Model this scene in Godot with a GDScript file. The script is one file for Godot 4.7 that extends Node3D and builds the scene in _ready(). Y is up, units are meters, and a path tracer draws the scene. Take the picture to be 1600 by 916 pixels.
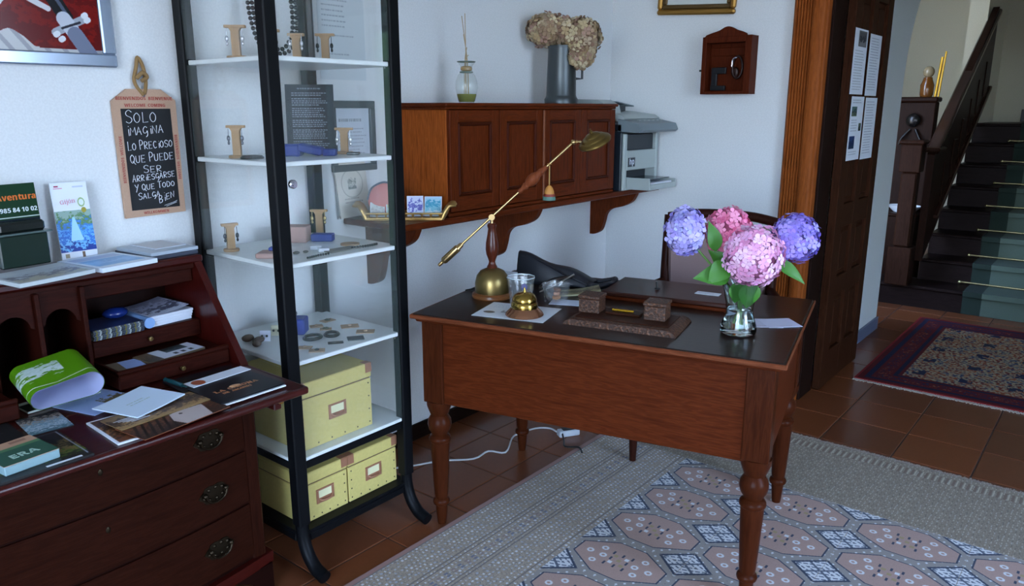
extends Node3D

const U := Vector3(0.2231, 0, 0.9748)      # desk, along its front
const W := Vector3(0.9748, 0, -0.2231)     # desk, away from the visitor
const DESK := Vector3(1.7134, 0, -1.8223)
const DESK_TOP := 0.79
const DESK_TURN := -1.3458
const TO_ROOM := -0.890                    # a thing whose front looks at the entrance side of the room
const BACK := -2.37                        # the back wall
var taken := {}
var mats := {}
var rng := RandomNumberGenerator.new()
var grain: Texture2D
var fine: Texture2D
var carving_shades: Texture2D


# ---------------------------------------------------------------- geometry
class G:
	var st := SurfaceTool.new()
	var group := 1

	func _init():
		st.begin(Mesh.PRIMITIVE_TRIANGLES)
		st.set_uv(Vector2.ZERO)
		st.set_color(Color.WHITE)
		st.set_smooth_group(0xFFFFFFFF)

	func flat():
		st.set_smooth_group(0xFFFFFFFF)

	func smooth():
		group += 1
		st.set_smooth_group(group)

	func tri(a: Vector3, b: Vector3, c: Vector3):
		st.add_vertex(a)
		st.add_vertex(c)
		st.add_vertex(b)

	func quad(a: Vector3, b: Vector3, c: Vector3, d: Vector3):
		tri(a, b, c)
		tri(a, c, d)

	func out(p: Array, c: Vector3):
		var n: Vector3 = (p[1] - p[0]).cross(p[2] - p[0])
		if n.dot(p[0] - c) < 0:
			p.reverse()
		for i in range(1, p.size() - 1):
			tri(p[0], p[i], p[i + 1])

	func box(c: Vector3, s: Vector3, b := 0.0, t := Basis()):
		flat()
		var h := s * 0.5
		b = minf(b, minf(h.x, minf(h.y, h.z)) * 0.9)
		var i := h - Vector3.ONE * b
		for ax in 3:
			var u := (ax + 1) % 3
			var v := (ax + 2) % 3
			for sg in [-1.0, 1.0]:
				var p := []
				for q in [[-1, -1], [1, -1], [1, 1], [-1, 1]]:
					var k := Vector3()
					k[ax] = h[ax] * sg
					k[u] = i[u] * q[0]
					k[v] = i[v] * q[1]
					p.append(c + t * k)
				out(p, c)
		if b <= 0:
			return
		for ax in 3:
			var u := (ax + 1) % 3
			var v := (ax + 2) % 3
			for su in [-1.0, 1.0]:
				for sv in [-1.0, 1.0]:
					var p := []
					for q in [[-1, 0], [1, 0], [1, 1], [-1, 1]]:
						var k := Vector3()
						k[ax] = i[ax] * q[0]
						k[u] = (h[u] if q[1] == 0 else i[u]) * su
						k[v] = (i[v] if q[1] == 0 else h[v]) * sv
						p.append(c + t * k)
					out(p, c)
		for a in [-1.0, 1.0]:
			for e in [-1.0, 1.0]:
				for f in [-1.0, 1.0]:
					out([c + t * Vector3(h.x * a, i.y * e, i.z * f), c + t * Vector3(i.x * a, h.y * e, i.z * f), c + t * Vector3(i.x * a, i.y * e, h.z * f)], c)

	func between(lo: Vector3, hi: Vector3, b := 0.0):
		box((lo + hi) * 0.5, hi - lo, b)

	# profile of (radius, height) pairs, from the bottom up on the outside
	func lathe(at: Vector3, prof: Array, n := 24, t := Basis(), squash := Vector3.ONE):
		smooth()
		for k in prof.size() - 1:
			var p: Vector2 = prof[k]
			var q: Vector2 = prof[k + 1]
			if k > 0:
				var o: Vector2 = prof[k - 1]
				if absf((p - o).angle_to(q - p)) > 0.6:
					smooth()
			for j in n:
				var a := TAU * j / n
				var b := TAU * (j + 1) / n
				var pa := at + t * (Vector3(p.x * cos(a), p.y, p.x * sin(a)) * squash)
				var pb := at + t * (Vector3(p.x * cos(b), p.y, p.x * sin(b)) * squash)
				var qa := at + t * (Vector3(q.x * cos(a), q.y, q.x * sin(a)) * squash)
				var qb := at + t * (Vector3(q.x * cos(b), q.y, q.x * sin(b)) * squash)
				if p.x < 1e-5:
					tri(pa, qa, qb)
				elif q.x < 1e-5:
					tri(pa, qa, pb)
				else:
					quad(pa, qa, qb, pb)

	func ball(at: Vector3, r: Vector3, n := 12, m := 8, t := Basis()):
		var prof := []
		for k in m + 1:
			var a := -PI / 2 + PI * k / m
			prof.append(Vector2(maxf(cos(a), 0.0), sin(a)))
		prof[0].x = 0
		prof[m].x = 0
		smooth()
		var keep := group
		for k in m:
			var p: Vector2 = prof[k]
			var q: Vector2 = prof[k + 1]
			for j in n:
				var a := TAU * j / n
				var b := TAU * (j + 1) / n
				var pa := at + t * (Vector3(p.x * cos(a), p.y, p.x * sin(a)) * r)
				var pb := at + t * (Vector3(p.x * cos(b), p.y, p.x * sin(b)) * r)
				var qa := at + t * (Vector3(q.x * cos(a), q.y, q.x * sin(a)) * r)
				var qb := at + t * (Vector3(q.x * cos(b), q.y, q.x * sin(b)) * r)
				if k == 0:
					tri(pa, qa, qb)
				elif k == m - 1:
					tri(pa, qa, pb)
				else:
					quad(pa, qa, qb, pb)
		group = keep

	func tube(pts: Array, r, n := 8, closed := false, flatten := 1.0):
		smooth()
		var m := pts.size()
		var rings := []
		var side := Vector3.ZERO
		for k in m:
			var d: Vector3
			if closed:
				d = (pts[(k + 1) % m] - pts[(k + m - 1) % m]).normalized()
			else:
				d = (pts[mini(k + 1, m - 1)] - pts[maxi(k - 1, 0)]).normalized()
			if side == Vector3.ZERO:
				side = d.cross(Vector3.UP if absf(d.y) < 0.9 else Vector3.RIGHT).normalized()
			side = (side - d * side.dot(d)).normalized()
			var up := d.cross(side)
			var rad: float = r[k] if r is Array else r
			var ring := []
			for j in n:
				var a := TAU * j / n
				ring.append(pts[k] + (side * cos(a) + up * sin(a) * flatten) * rad)
			rings.append(ring)
		for k in (m if closed else m - 1):
			var A: Array = rings[k]
			var B: Array = rings[(k + 1) % m]
			for j in n:
				var i := (j + 1) % n
				quad(A[j], A[i], B[i], B[j])
		if not closed:
			flat()
			for e in [[0, 1], [m - 1, m - 2]]:
				var ring: Array = rings[e[0]].duplicate()
				out(ring, pts[e[1]])

	# a polygon in x and y, drawn out along z
	func prism(poly: PackedVector2Array, depth: float, t := Transform3D(), rounded := false):
		if Geometry2D.is_polygon_clockwise(poly):
			poly.reverse()
		var n := poly.size()
		if rounded:
			smooth()
		else:
			flat()
		for k in n:
			var p := poly[k]
			var q := poly[(k + 1) % n]
			quad(t * Vector3(p.x, p.y, 0), t * Vector3(q.x, q.y, 0), t * Vector3(q.x, q.y, depth), t * Vector3(p.x, p.y, depth))
		flat()
		var ix := Geometry2D.triangulate_polygon(poly)
		for k in range(0, ix.size(), 3):
			var a := poly[ix[k]]
			var b := poly[ix[k + 1]]
			var c := poly[ix[k + 2]]
			if (b - a).cross(c - a) < 0:
				var s := b
				b = c
				c = s
			tri(t * Vector3(a.x, a.y, depth), t * Vector3(b.x, b.y, depth), t * Vector3(c.x, c.y, depth))
			tri(t * Vector3(a.x, a.y, 0), t * Vector3(c.x, c.y, 0), t * Vector3(b.x, b.y, 0))

	func done() -> ArrayMesh:
		st.generate_normals()
		return st.commit()


func numbered(s: String) -> String:
	taken[s] = taken.get(s, -1) + 1
	return s if taken[s] == 0 else "%s_%03d" % [s, taken[s]]


func tag(o: Node, label: String, category: String, group := ""):
	o.set_meta("label", label)
	o.set_meta("category", category)
	if group:
		o.set_meta("group", group)


func thing(called: String, label: String, category: String, at := Vector3.ZERO, turn := 0.0, group := "") -> Node3D:
	var o := Node3D.new()
	o.name = numbered(called)
	add_child(o)
	o.position = at
	o.rotation.y = turn
	tag(o, label, category, group)
	return o


func part(called: String, g, m: Material, parent: Node, at := Vector3.ZERO, turn := Basis()) -> MeshInstance3D:
	var o := MeshInstance3D.new()
	o.name = called if parent != self else numbered(called)
	o.mesh = g.done() if g is G else g
	o.material_override = m
	parent.add_child(o, true)
	o.transform = Transform3D(turn, at)
	return o


func struct(called: String, g, m: Material) -> MeshInstance3D:
	var o := part(called, g, m, self)
	o.set_meta("kind", "structure")
	return o


func bx(size: Vector3, b := 0.0, c := Vector3.ZERO) -> G:
	var g := G.new()
	g.box(c, size, b)
	return g


func span(lo: Vector3, hi: Vector3, b := 0.0) -> G:
	var g := G.new()
	g.between(lo, hi, b)
	return g


func turned(prof: Array, n := 24) -> G:
	var g := G.new()
	g.lathe(Vector3.ZERO, prof, n)
	return g


func pv(a: Array) -> PackedVector2Array:
	var p := PackedVector2Array()
	for k in range(0, a.size(), 2):
		p.append(Vector2(a[k], a[k + 1]))
	return p


func lp(a: Array) -> Array:
	var p := []
	for k in range(0, a.size(), 2):
		p.append(Vector2(a[k], a[k + 1]))
	return p


func curve(pts: Array, n := 6, closed := false) -> Array:
	var r := []
	var m := pts.size()
	for k in (m if closed else m - 1):
		var p0 = pts[(k + m - 1) % m] if closed else pts[maxi(k - 1, 0)]
		var p3 = pts[(k + 2) % m] if closed else pts[mini(k + 2, m - 1)]
		for j in n:
			r.append(pts[k].cubic_interpolate(pts[(k + 1) % m], p0, p3, float(j) / n))
	if not closed:
		r.append(pts[m - 1])
	return r


# a sheet, card or booklet lying flat: the top face carries the print
func card(w: float, d: float, t := 0.001, bend := 0.0) -> ArrayMesh:
	var g := G.new()
	g.smooth()
	var n := 8 if bend != 0.0 else 1
	var top := func(i: int, j: int, y: float) -> Vector3:
		var x := float(i) / n - 0.5
		return Vector3(x * w, y + bend * (x + 0.5) * (x + 0.5), (j - 0.5) * d)
	for i in n:
		var q := [top.call(i, 0, t), top.call(i, 1, t), top.call(i + 1, 1, t), top.call(i + 1, 0, t)]
		var uv := [Vector2(float(i) / n, 0), Vector2(float(i) / n, 1), Vector2((i + 1.0) / n, 1), Vector2((i + 1.0) / n, 0)]
		for k in [0, 2, 1, 0, 3, 2]:
			g.st.set_uv(uv[k])
			g.st.add_vertex(q[k])
	g.flat()
	g.st.set_uv(Vector2(0.002, 0.002))
	for i in n:
		g.quad(top.call(i, 0, 0), top.call(i + 1, 0, 0), top.call(i + 1, 1, 0), top.call(i, 1, 0))
		g.quad(top.call(i, 1, 0), top.call(i + 1, 1, 0), top.call(i + 1, 1, t), top.call(i, 1, t))
		g.quad(top.call(i + 1, 0, 0), top.call(i, 0, 0), top.call(i, 0, t), top.call(i + 1, 0, t))
	g.quad(top.call(0, 0, 0), top.call(0, 1, 0), top.call(0, 1, t), top.call(0, 0, t))
	g.quad(top.call(n, 1, 0), top.call(n, 0, 0), top.call(n, 0, t), top.call(n, 1, t))
	return g.done()


func text(s: String, size: float, m: Material, parent: Node, at: Vector3, turn := Basis(), called := "lettering", font := "Droid Sans", bold := 700) -> MeshInstance3D:
	var f := SystemFont.new()
	f.font_names = PackedStringArray([font])
	f.font_weight = bold
	var t := TextMesh.new()
	t.text = s
	t.font = f
	t.font_size = 24
	t.pixel_size = size / 24.0
	t.depth = 0.0006
	t.curve_step = 4.0
	return part(called, t, m, parent, at, turn)


# ---------------------------------------------------------------- materials
func mat(key: String, c := Color.WHITE, rough := 0.6, metal := 0.0) -> StandardMaterial3D:
	if not mats.has(key):
		var m := StandardMaterial3D.new()
		m.resource_name = key
		m.albedo_color = c
		m.roughness = rough
		m.metallic = metal
		mats[key] = m
	return mats[key]


# axis: along which local axis the grain runs
func wood(key: String, c: Color, axis := 0, rough := 0.35, coat := 0.35) -> StandardMaterial3D:
	var k := "%s_%d" % [key, axis]
	if mats.has(k):
		return mats[k]
	var m := mat(k, c, rough)
	m.albedo_texture = grain
	m.uv1_triplanar = true
	var s := Vector3(7, 7, 7)
	s[axis] = 0.7
	m.uv1_scale = s
	m.uv1_offset = Vector3(0.13, 0.37, 0.71)
	m.metallic_specular = 0.32 if coat > 0.45 else 0.17
	m.clearcoat_enabled = coat > 0.45
	m.clearcoat = coat * 0.5
	m.clearcoat_roughness = 0.18
	m.heightmap_enabled = true
	m.heightmap_texture = grain
	m.heightmap_scale = 0.03
	return m


func glass(key: String, c: Color, alpha := 0.08) -> StandardMaterial3D:
	var m := mat(key, Color(c.r, c.g, c.b, alpha), 0.03)
	m.transparency = BaseMaterial3D.TRANSPARENCY_ALPHA
	return m


func solid_glass(key: String, c: Color, scale := 0.05) -> StandardMaterial3D:
	var m := mat(key, Color(c.r, c.g, c.b, 0.0), 0.02)
	m.refraction_enabled = true
	m.refraction_scale = scale
	m.transparency = BaseMaterial3D.TRANSPARENCY_ALPHA
	return m


func paper(key: String, im: Image, rough := 0.4) -> StandardMaterial3D:
	var m := mat(key, Color.WHITE, rough)
	m.metallic_specular = 0.32
	m.albedo_texture = ImageTexture.create_from_image(im)
	m.texture_repeat = false
	return m


func blank(w: int, h: int, c: Color) -> Image:
	var im := Image.create_empty(w, h, false, Image.FORMAT_RGB8)
	im.fill(c)
	return im


# rectangle in shares of the picture
func fillr(im: Image, x: float, y: float, w: float, h: float, c: Color):
	var a := Vector2(im.get_width(), im.get_height())
	im.fill_rect(Rect2i(roundi(x * a.x), roundi(y * a.y), maxi(1, roundi(w * a.x)), maxi(1, roundi(h * a.y))), c)


# a printed photograph: patches of the given colours from the top down
func photo(im: Image, x: float, y: float, w: float, h: float, colors: Array, seed_: int, mix := 1.2, freq := 0.06):
	var n := FastNoiseLite.new()
	n.seed = seed_
	n.frequency = freq
	var W_ := im.get_width()
	var H_ := im.get_height()
	for j in range(int(y * H_), mini(int((y + h) * H_), H_)):
		for i in range(int(x * W_), mini(int((x + w) * W_), W_)):
			var v := (float(j) / H_ - y) / h * colors.size() + n.get_noise_2d(i, j * 1.6) * mix + n.get_noise_2d(i * 4.1 + 90, j * 5.3) * mix * 0.4
			im.set_pixel(i, j, colors[clampi(int(v), 0, colors.size() - 1)])


func lines(im: Image, x: float, y: float, w: float, n: int, step: float, h: float, c: Color, seed_ := 3):
	var r := RandomNumberGenerator.new()
	r.seed = seed_
	for k in n:
		var a := x
		while a < x + w * r.randf_range(0.72, 1.0):
			var l := r.randf_range(0.02, 0.06)
			fillr(im, a, y + k * step, minf(l, x + w - a), h, c)
			a += l + 0.014


func ellipse(im: Image, cx: float, cy: float, rx: float, ry: float, c: Color, ring := 0.0):
	var a := Vector2(im.get_width(), im.get_height())
	for j in range(maxi(0, int((cy - ry) * a.y)), mini(int(a.y), int((cy + ry) * a.y) + 1)):
		for i in range(maxi(0, int((cx - rx) * a.x)), mini(int(a.x), int((cx + rx) * a.x) + 1)):
			var d := Vector2((i + 0.5) / a.x - cx, (j + 0.5) / a.y - cy) / Vector2(rx, ry)
			if d.length() < 1.0 and d.length() > ring:
				im.set_pixel(i, j, c)


func stroke(im: Image, a: Vector2, b: Vector2, r: float, c: Color):
	var s := Vector2(im.get_width(), im.get_height())
	var lo := (a.min(b) - Vector2(r, r)).max(Vector2.ZERO)
	var hi := (a.max(b) + Vector2(r, r)).min(s - Vector2.ONE)
	for j in range(int(lo.y), int(hi.y) + 1):
		for i in range(int(lo.x), int(hi.x) + 1):
			var p := Vector2(i + 0.5, j + 0.5)
			if p.distance_to(Geometry2D.get_closest_point_to_segment(p, a, b)) < r:
				im.set_pixel(i, j, c)


func _ready():
	rng.seed = 7
	view_and_light()
	textures()
	shell()
	hall()
	carpets()
	desk()
	chair()
	bureau()
	bureau_papers()
	showcase()
	showcase_goods()
	wall_cabinet()
	on_cabinet()
	printer()
	on_walls()
	on_desk()
	lamp()
	bouquet()
	cables()


func view_and_light():
	var cam := Camera3D.new()
	cam.name = "camera"
	cam.position = Vector3(0, 1.46, 0)
	cam.rotation_degrees = Vector3(-13.6, -51.0, 0)
	cam.fov = 41.79
	cam.near = 0.02
	cam.far = 80
	add_child(cam)
	cam.current = true
	var we := WorldEnvironment.new()
	we.name = "environment"
	var env := Environment.new()
	var sky := Sky.new()
	var sm := ProceduralSkyMaterial.new()
	sm.sky_top_color = Color(0.54, 0.69, 0.93)
	sm.sky_horizon_color = Color(0.80, 0.885, 0.965)
	sm.ground_horizon_color = Color(0.66, 0.67, 0.68)
	sm.ground_bottom_color = Color(0.55, 0.55, 0.54)
	sm.sky_curve = 0.25
	sky.sky_material = sm
	env.sky = sky
	env.background_mode = Environment.BG_SKY
	env.background_energy_multiplier = 4.0
	env.tonemap_mode = Environment.TONE_MAPPER_LINEAR
	env.tonemap_exposure = 5.7
	env.sdfgi_enabled = true
	env.ssao_enabled = true
	env.ssil_enabled = true
	we.environment = env
	add_child(we)


func textures():
	var n := FastNoiseLite.new()
	n.seed = 11
	n.noise_type = FastNoiseLite.TYPE_SIMPLEX_SMOOTH
	n.frequency = 0.012
	n.fractal_octaves = 5
	var t := NoiseTexture2D.new()
	t.width = 512
	t.height = 512
	t.seamless = true
	t.noise = n
	var r := Gradient.new()
	r.offsets = PackedFloat32Array([0.0, 0.35, 0.5, 0.62, 1.0])
	r.colors = PackedColorArray([Color(0.66, 0.62, 0.60), Color(0.82, 0.79, 0.77), Color(0.92, 0.90, 0.88), Color(0.78, 0.75, 0.73), Color(1, 1, 1)])
	t.color_ramp = r
	grain = t
	var n2 := FastNoiseLite.new()
	n2.seed = 5
	n2.frequency = 0.05
	n2.fractal_octaves = 4
	var t2 := NoiseTexture2D.new()
	t2.width = 256
	t2.height = 256
	t2.seamless = true
	t2.noise = n2
	var r2 := Gradient.new()
	r2.offsets = PackedFloat32Array([0.0, 1.0])
	r2.colors = PackedColorArray([Color(0.95, 0.95, 0.95), Color(1, 1, 1)])
	t2.color_ramp = r2
	fine = t2
	var n3 := FastNoiseLite.new()
	n3.seed = 15
	n3.noise_type = FastNoiseLite.TYPE_CELLULAR
	n3.cellular_return_type = FastNoiseLite.RETURN_DISTANCE
	n3.frequency = 0.06
	n3.fractal_octaves = 2
	var t3 := NoiseTexture2D.new()
	t3.width = 256
	t3.height = 256
	t3.seamless = true
	t3.noise = n3
	var r3 := Gradient.new()
	r3.offsets = PackedFloat32Array([0.0, 0.45, 0.7, 1.0])
	r3.colors = PackedColorArray([Color(0.30, 0.27, 0.25), Color(0.5, 0.46, 0.43), Color(0.85, 0.82, 0.78), Color(1, 1, 1)])
	t3.color_ramp = r3
	carving_shades = t3


func rough_paint(key: String, c: Color, scale := 2.0, bump := 0.06, rough := 0.85) -> StandardMaterial3D:
	var m := mat(key, c, rough)
	if m.albedo_texture == null:
		m.albedo_texture = fine
		m.uv1_triplanar = true
		m.uv1_world_triplanar = true
		m.uv1_scale = Vector3.ONE * scale
		m.heightmap_enabled = true
		m.heightmap_texture = fine
		m.heightmap_scale = bump
	return m


# ---------------------------------------------------------------- room
func shell():
	var white := rough_paint("wall_paint", Color(0.89, 0.90, 0.90), 9.0)
	var dark := wood("baseboard", Color(0.13, 0.085, 0.07), 0, 0.4, 0.2)
	var g := span(Vector3(-2.75, 0, BACK - 0.15), Vector3(3.98, 2.75, BACK))
	struct("wall_back", g, white)
	g = G.new()
	g.between(Vector3(3.8, 0, BACK), Vector3(3.98, 2.75, -1.2))
	g.between(Vector3(3.8, 2.14, -1.2), Vector3(3.98, 2.75, 1.1))
	g.between(Vector3(3.8, 0, 1.1), Vector3(3.98, 2.75, 1.8))
	struct("wall_right", g, white)
	g = G.new()
	g.between(Vector3(-2.75, 0, BACK), Vector3(-2.6, 2.75, -0.6))
	g.between(Vector3(-2.75, 0, 1.6), Vector3(-2.6, 2.75, 1.8))
	g.between(Vector3(-2.75, 2.55, -0.6), Vector3(-2.6, 2.75, 1.6))
	g.between(Vector3(-2.75, 0, -0.6), Vector3(-2.6, 0.1, 1.6))
	struct("wall_left", g, white)
	g = G.new()
	g.between(Vector3(-2.75, 0, 1.8), Vector3(1.0, 2.75, 1.95))
	g.between(Vector3(2.2, 0, 1.8), Vector3(3.98, 2.75, 1.95))
	g.between(Vector3(1.0, 2.4, 1.8), Vector3(2.2, 2.75, 1.95))
	g.between(Vector3(1.0, 0, 1.8), Vector3(2.2, 0.12, 1.95))
	struct("wall_front", g, white)
	struct("ceiling", span(Vector3(-2.6, 2.6, BACK), Vector3(3.8, 2.75, 1.8)), white)
	# the glazed garden window behind the visitor, standing open
	g = G.new()
	for x in [1.03, 1.6, 2.17]:
		g.between(Vector3(x - 0.03, 0.12, 1.84), Vector3(x + 0.03, 2.4, 1.90), 0.006)
	g.between(Vector3(1.0, 2.34, 1.845), Vector3(2.2, 2.4, 1.895), 0.006)
	g.between(Vector3(1.0, 0.12, 1.845), Vector3(2.2, 0.2, 1.895), 0.006)
	struct("window_1", g, wood("window_frame", Color(0.30, 0.19, 0.12), 1))
	g = G.new()
	for z2 in [-0.57, 0.5, 1.57]:
		g.between(Vector3(-2.70, 0.1, z2 - 0.03), Vector3(-2.64, 2.55, z2 + 0.03), 0.006)
	g.between(Vector3(-2.695, 2.49, -0.6), Vector3(-2.645, 2.55, 1.6), 0.006)
	g.between(Vector3(-2.695, 0.1, -0.6), Vector3(-2.645, 0.16, 1.6), 0.006)
	struct("window_2", g, wood("window_frame", Color(0.30, 0.19, 0.12), 1))
	struct("baseboard_back", span(Vector3(-2.6, 0, BACK), Vector3(3.8, 0.075, BACK + 0.016), 0.004), dark)
	struct("baseboard_right", span(Vector3(3.784, 0, BACK + 0.016), Vector3(3.8, 0.075, -1.365), 0.004), dark)
	# clay floor tiles, 30 cm apart
	var clay := []
	for c in [Color(0.44, 0.25, 0.155), Color(0.41, 0.23, 0.14), Color(0.47, 0.26, 0.15)]:
		var m := rough_paint("clay_%d" % clay.size(), c, 3.0, 0.03, 0.3)
		m.metallic_specular = 0.35
		m.clearcoat_enabled = true
		m.clearcoat = 0.22
		m.clearcoat_roughness = 0.12
		clay.append(m)
	var floor_ := struct("floor", span(Vector3(-2.75, -0.15, -2.75), Vector3(9.45, -0.003, 1.95)), rough_paint("grout", Color(0.26, 0.20, 0.17), 6.0))
	var tile := bx(Vector3(0.295, 0.012, 0.295), 0.0025).done()
	var r := RandomNumberGenerator.new()
	r.seed = 3
	for i in 18:
		for j in 11:
			part("tile", tile, clay[r.randi() % 3], floor_, Vector3(1.145 + i * 0.3, -0.006 + r.randf_range(-0.0007, 0.0), -2.30 + j * 0.3))
	g = G.new()
	g.between(Vector3(-2.6, -0.012, -2.45), Vector3(0.993, 0, 1.8))
	g.between(Vector3(0.993, -0.012, 0.852), Vector3(6.397, 0, 1.8))
	g.between(Vector3(6.397, -0.012, -2.6), Vector3(9.3, 0, 1.8))
	part("paving", g, clay[0], floor_)
	# fluted door casing and jamb
	var oak := wood("casing", Color(0.66, 0.36, 0.16), 1, 0.45, 0.2)
	var prof := pv([-1.362, 3.8, -1.362, 3.775])
	var z := -1.355
	for k in 6:
		prof.append_array(pv([z, 3.768, z + 0.004, 3.762, z + 0.010, 3.762, z + 0.0125, 3.770]))
		z += 0.0135
	prof.append_array(pv([-1.272, 3.762, -1.268, 3.750, -1.258, 3.744, -1.240, 3.742, -1.222, 3.744, -1.212, 3.750, -1.207, 3.762, -1.200, 3.764, -1.198, 3.8]))
	g = G.new()
	g.prism(prof, 2.30, Transform3D(Basis(Vector3(0, 0, 1), Vector3(1, 0, 0), Vector3(0, 1, 0)), Vector3.ZERO))
	g.between(Vector3(3.742, 2.14, -1.2), Vector3(3.8, 2.30, 1.26), 0.01)
	g.between(Vector3(3.742, 0, 1.1), Vector3(3.8, 2.14, 1.26), 0.01)
	struct("trim_1", g, oak)
	g = G.new()
	g.between(Vector3(3.8, 0, -1.2), Vector3(3.98, 2.14, -1.185), 0.003)
	g.between(Vector3(3.8, 2.125, -1.185), Vector3(3.98, 2.14, 1.1), 0.003)
	struct("trim_2", g, wood("jamb", Color(0.16, 0.10, 0.08), 1, 0.5, 0.1))
	# the door leaf, swung open against the hall wall
	var dm := wood("door_wood", Color(0.26, 0.145, 0.085), 1, 0.5, 0.15)
	var d := Node3D.new()
	d.name = "door_1"
	d.set_meta("kind", "structure")
	d.set_meta("label", "dark panelled door swung open with four sheets pinned on it")
	add_child(d)
	d.position = Vector3(3.99, 0, -1.185)
	part("stile", span(Vector3(0, 0.01, 0), Vector3(0.11, 2.12, 0.04), 0.003), dm, d)
	part("stile", span(Vector3(0.56, 0.01, 0), Vector3(0.66, 2.12, 0.04), 0.003), dm, d)
	part("stile", span(Vector3(0.295, 0.01, 0), Vector3(0.375, 2.12, 0.039), 0.003), dm, d)
	for y in [[0.01, 0.2], [0.5, 0.6], [0.86, 0.98], [1.98, 2.12]]:
		part("rail", span(Vector3(0.105, y[0], 0.001), Vector3(0.565, y[1], 0.038), 0.003), dm, d)
	for x in [[0.105, 0.30], [0.37, 0.565]]:
		for y in [[0.19, 0.51], [0.59, 0.87], [0.97, 1.99]]:
			var pg := span(Vector3(x[0], y[0], 0.008), Vector3(x[1], y[1], 0.020))
			pg.between(Vector3(x[0] + 0.035, y[0] + 0.035, 0.012), Vector3(x[1] - 0.035, y[1] - 0.035, 0.032), 0.011)
			part("panel", pg, dm, d)
	var notes := [
		["pinned_sheet", "pinned sheet with a dark photo above grey text, top one nearest the fluted casing", 3.975, 4.190, 1.522, 1.828],
		["pinned_sheet", "pinned sheet of plain text lines, top one farthest from the fluted casing", 4.235, 4.445, 1.518, 1.818],
		["pinned_sheet", "pinned sheet with three small colour pictures, bottom one nearest the fluted casing", 4.02, 4.235, 1.200, 1.512],
		["pinned_sheet", "pinned sheet of plain text lines, bottom one farthest from the fluted casing", 4.265, 4.48, 1.196, 1.508]]
	for k in 4:
		var a: Array = notes[k]
		var im := blank(128, 180, Color(0.87, 0.89, 0.92))
		if k == 0:
			fillr(im, 0.3, 0.03, 0.62, 0.24, Color(0.42, 0.42, 0.42))
			photo(im, 0.36, 0.05, 0.5, 0.2, [Color(0.34, 0.34, 0.35), Color(0.2, 0.2, 0.22), Color(0.5, 0.5, 0.5)], 4)
			lines(im, 0.12, 0.33, 0.76, 15, 0.042, 0.012, Color(0.6, 0.62, 0.64), 9)
		elif k == 2:
			photo(im, 0.1, 0.16, 0.4, 0.15, [Color(0.3, 0.42, 0.4), Color(0.14, 0.2, 0.22), Color(0.35, 0.4, 0.3)], 8)
			photo(im, 0.74, 0.42, 0.2, 0.12, [Color(0.3, 0.36, 0.3), Color(0.1, 0.16, 0.14)], 12)
			photo(im, 0.1, 0.62, 0.42, 0.2, [Color(0.16, 0.25, 0.42), Color(0.05, 0.13, 0.28), Color(0.12, 0.2, 0.3)], 18)
			lines(im, 0.12, 0.05, 0.7, 2, 0.04, 0.012, Color(0.55, 0.57, 0.6), 2)
			lines(im, 0.12, 0.36, 0.5, 5, 0.042, 0.012, Color(0.62, 0.64, 0.68), 5)
			lines(im, 0.12, 0.86, 0.7, 2, 0.042, 0.012, Color(0.62, 0.64, 0.68), 6)
		else:
			lines(im, 0.12, 0.06, 0.76, 20, 0.044, 0.012, Color(0.58, 0.6, 0.66), 20 + k)
		var w: float = a[3] - a[2]
		var h: float = a[5] - a[4]
		var s := part(a[0], card(w, h, 0.0008), paper("pinned_%d" % k, im, 0.7), self, Vector3((a[2] + a[3]) / 2 + 0.02, (a[4] + a[5]) / 2, -1.1425 + (0.0 if k < 2 else 0.0006)), Basis(Vector3.RIGHT, PI / 2))
		tag(s, a[1], "sheet", "sheets pinned on the open door")


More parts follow.
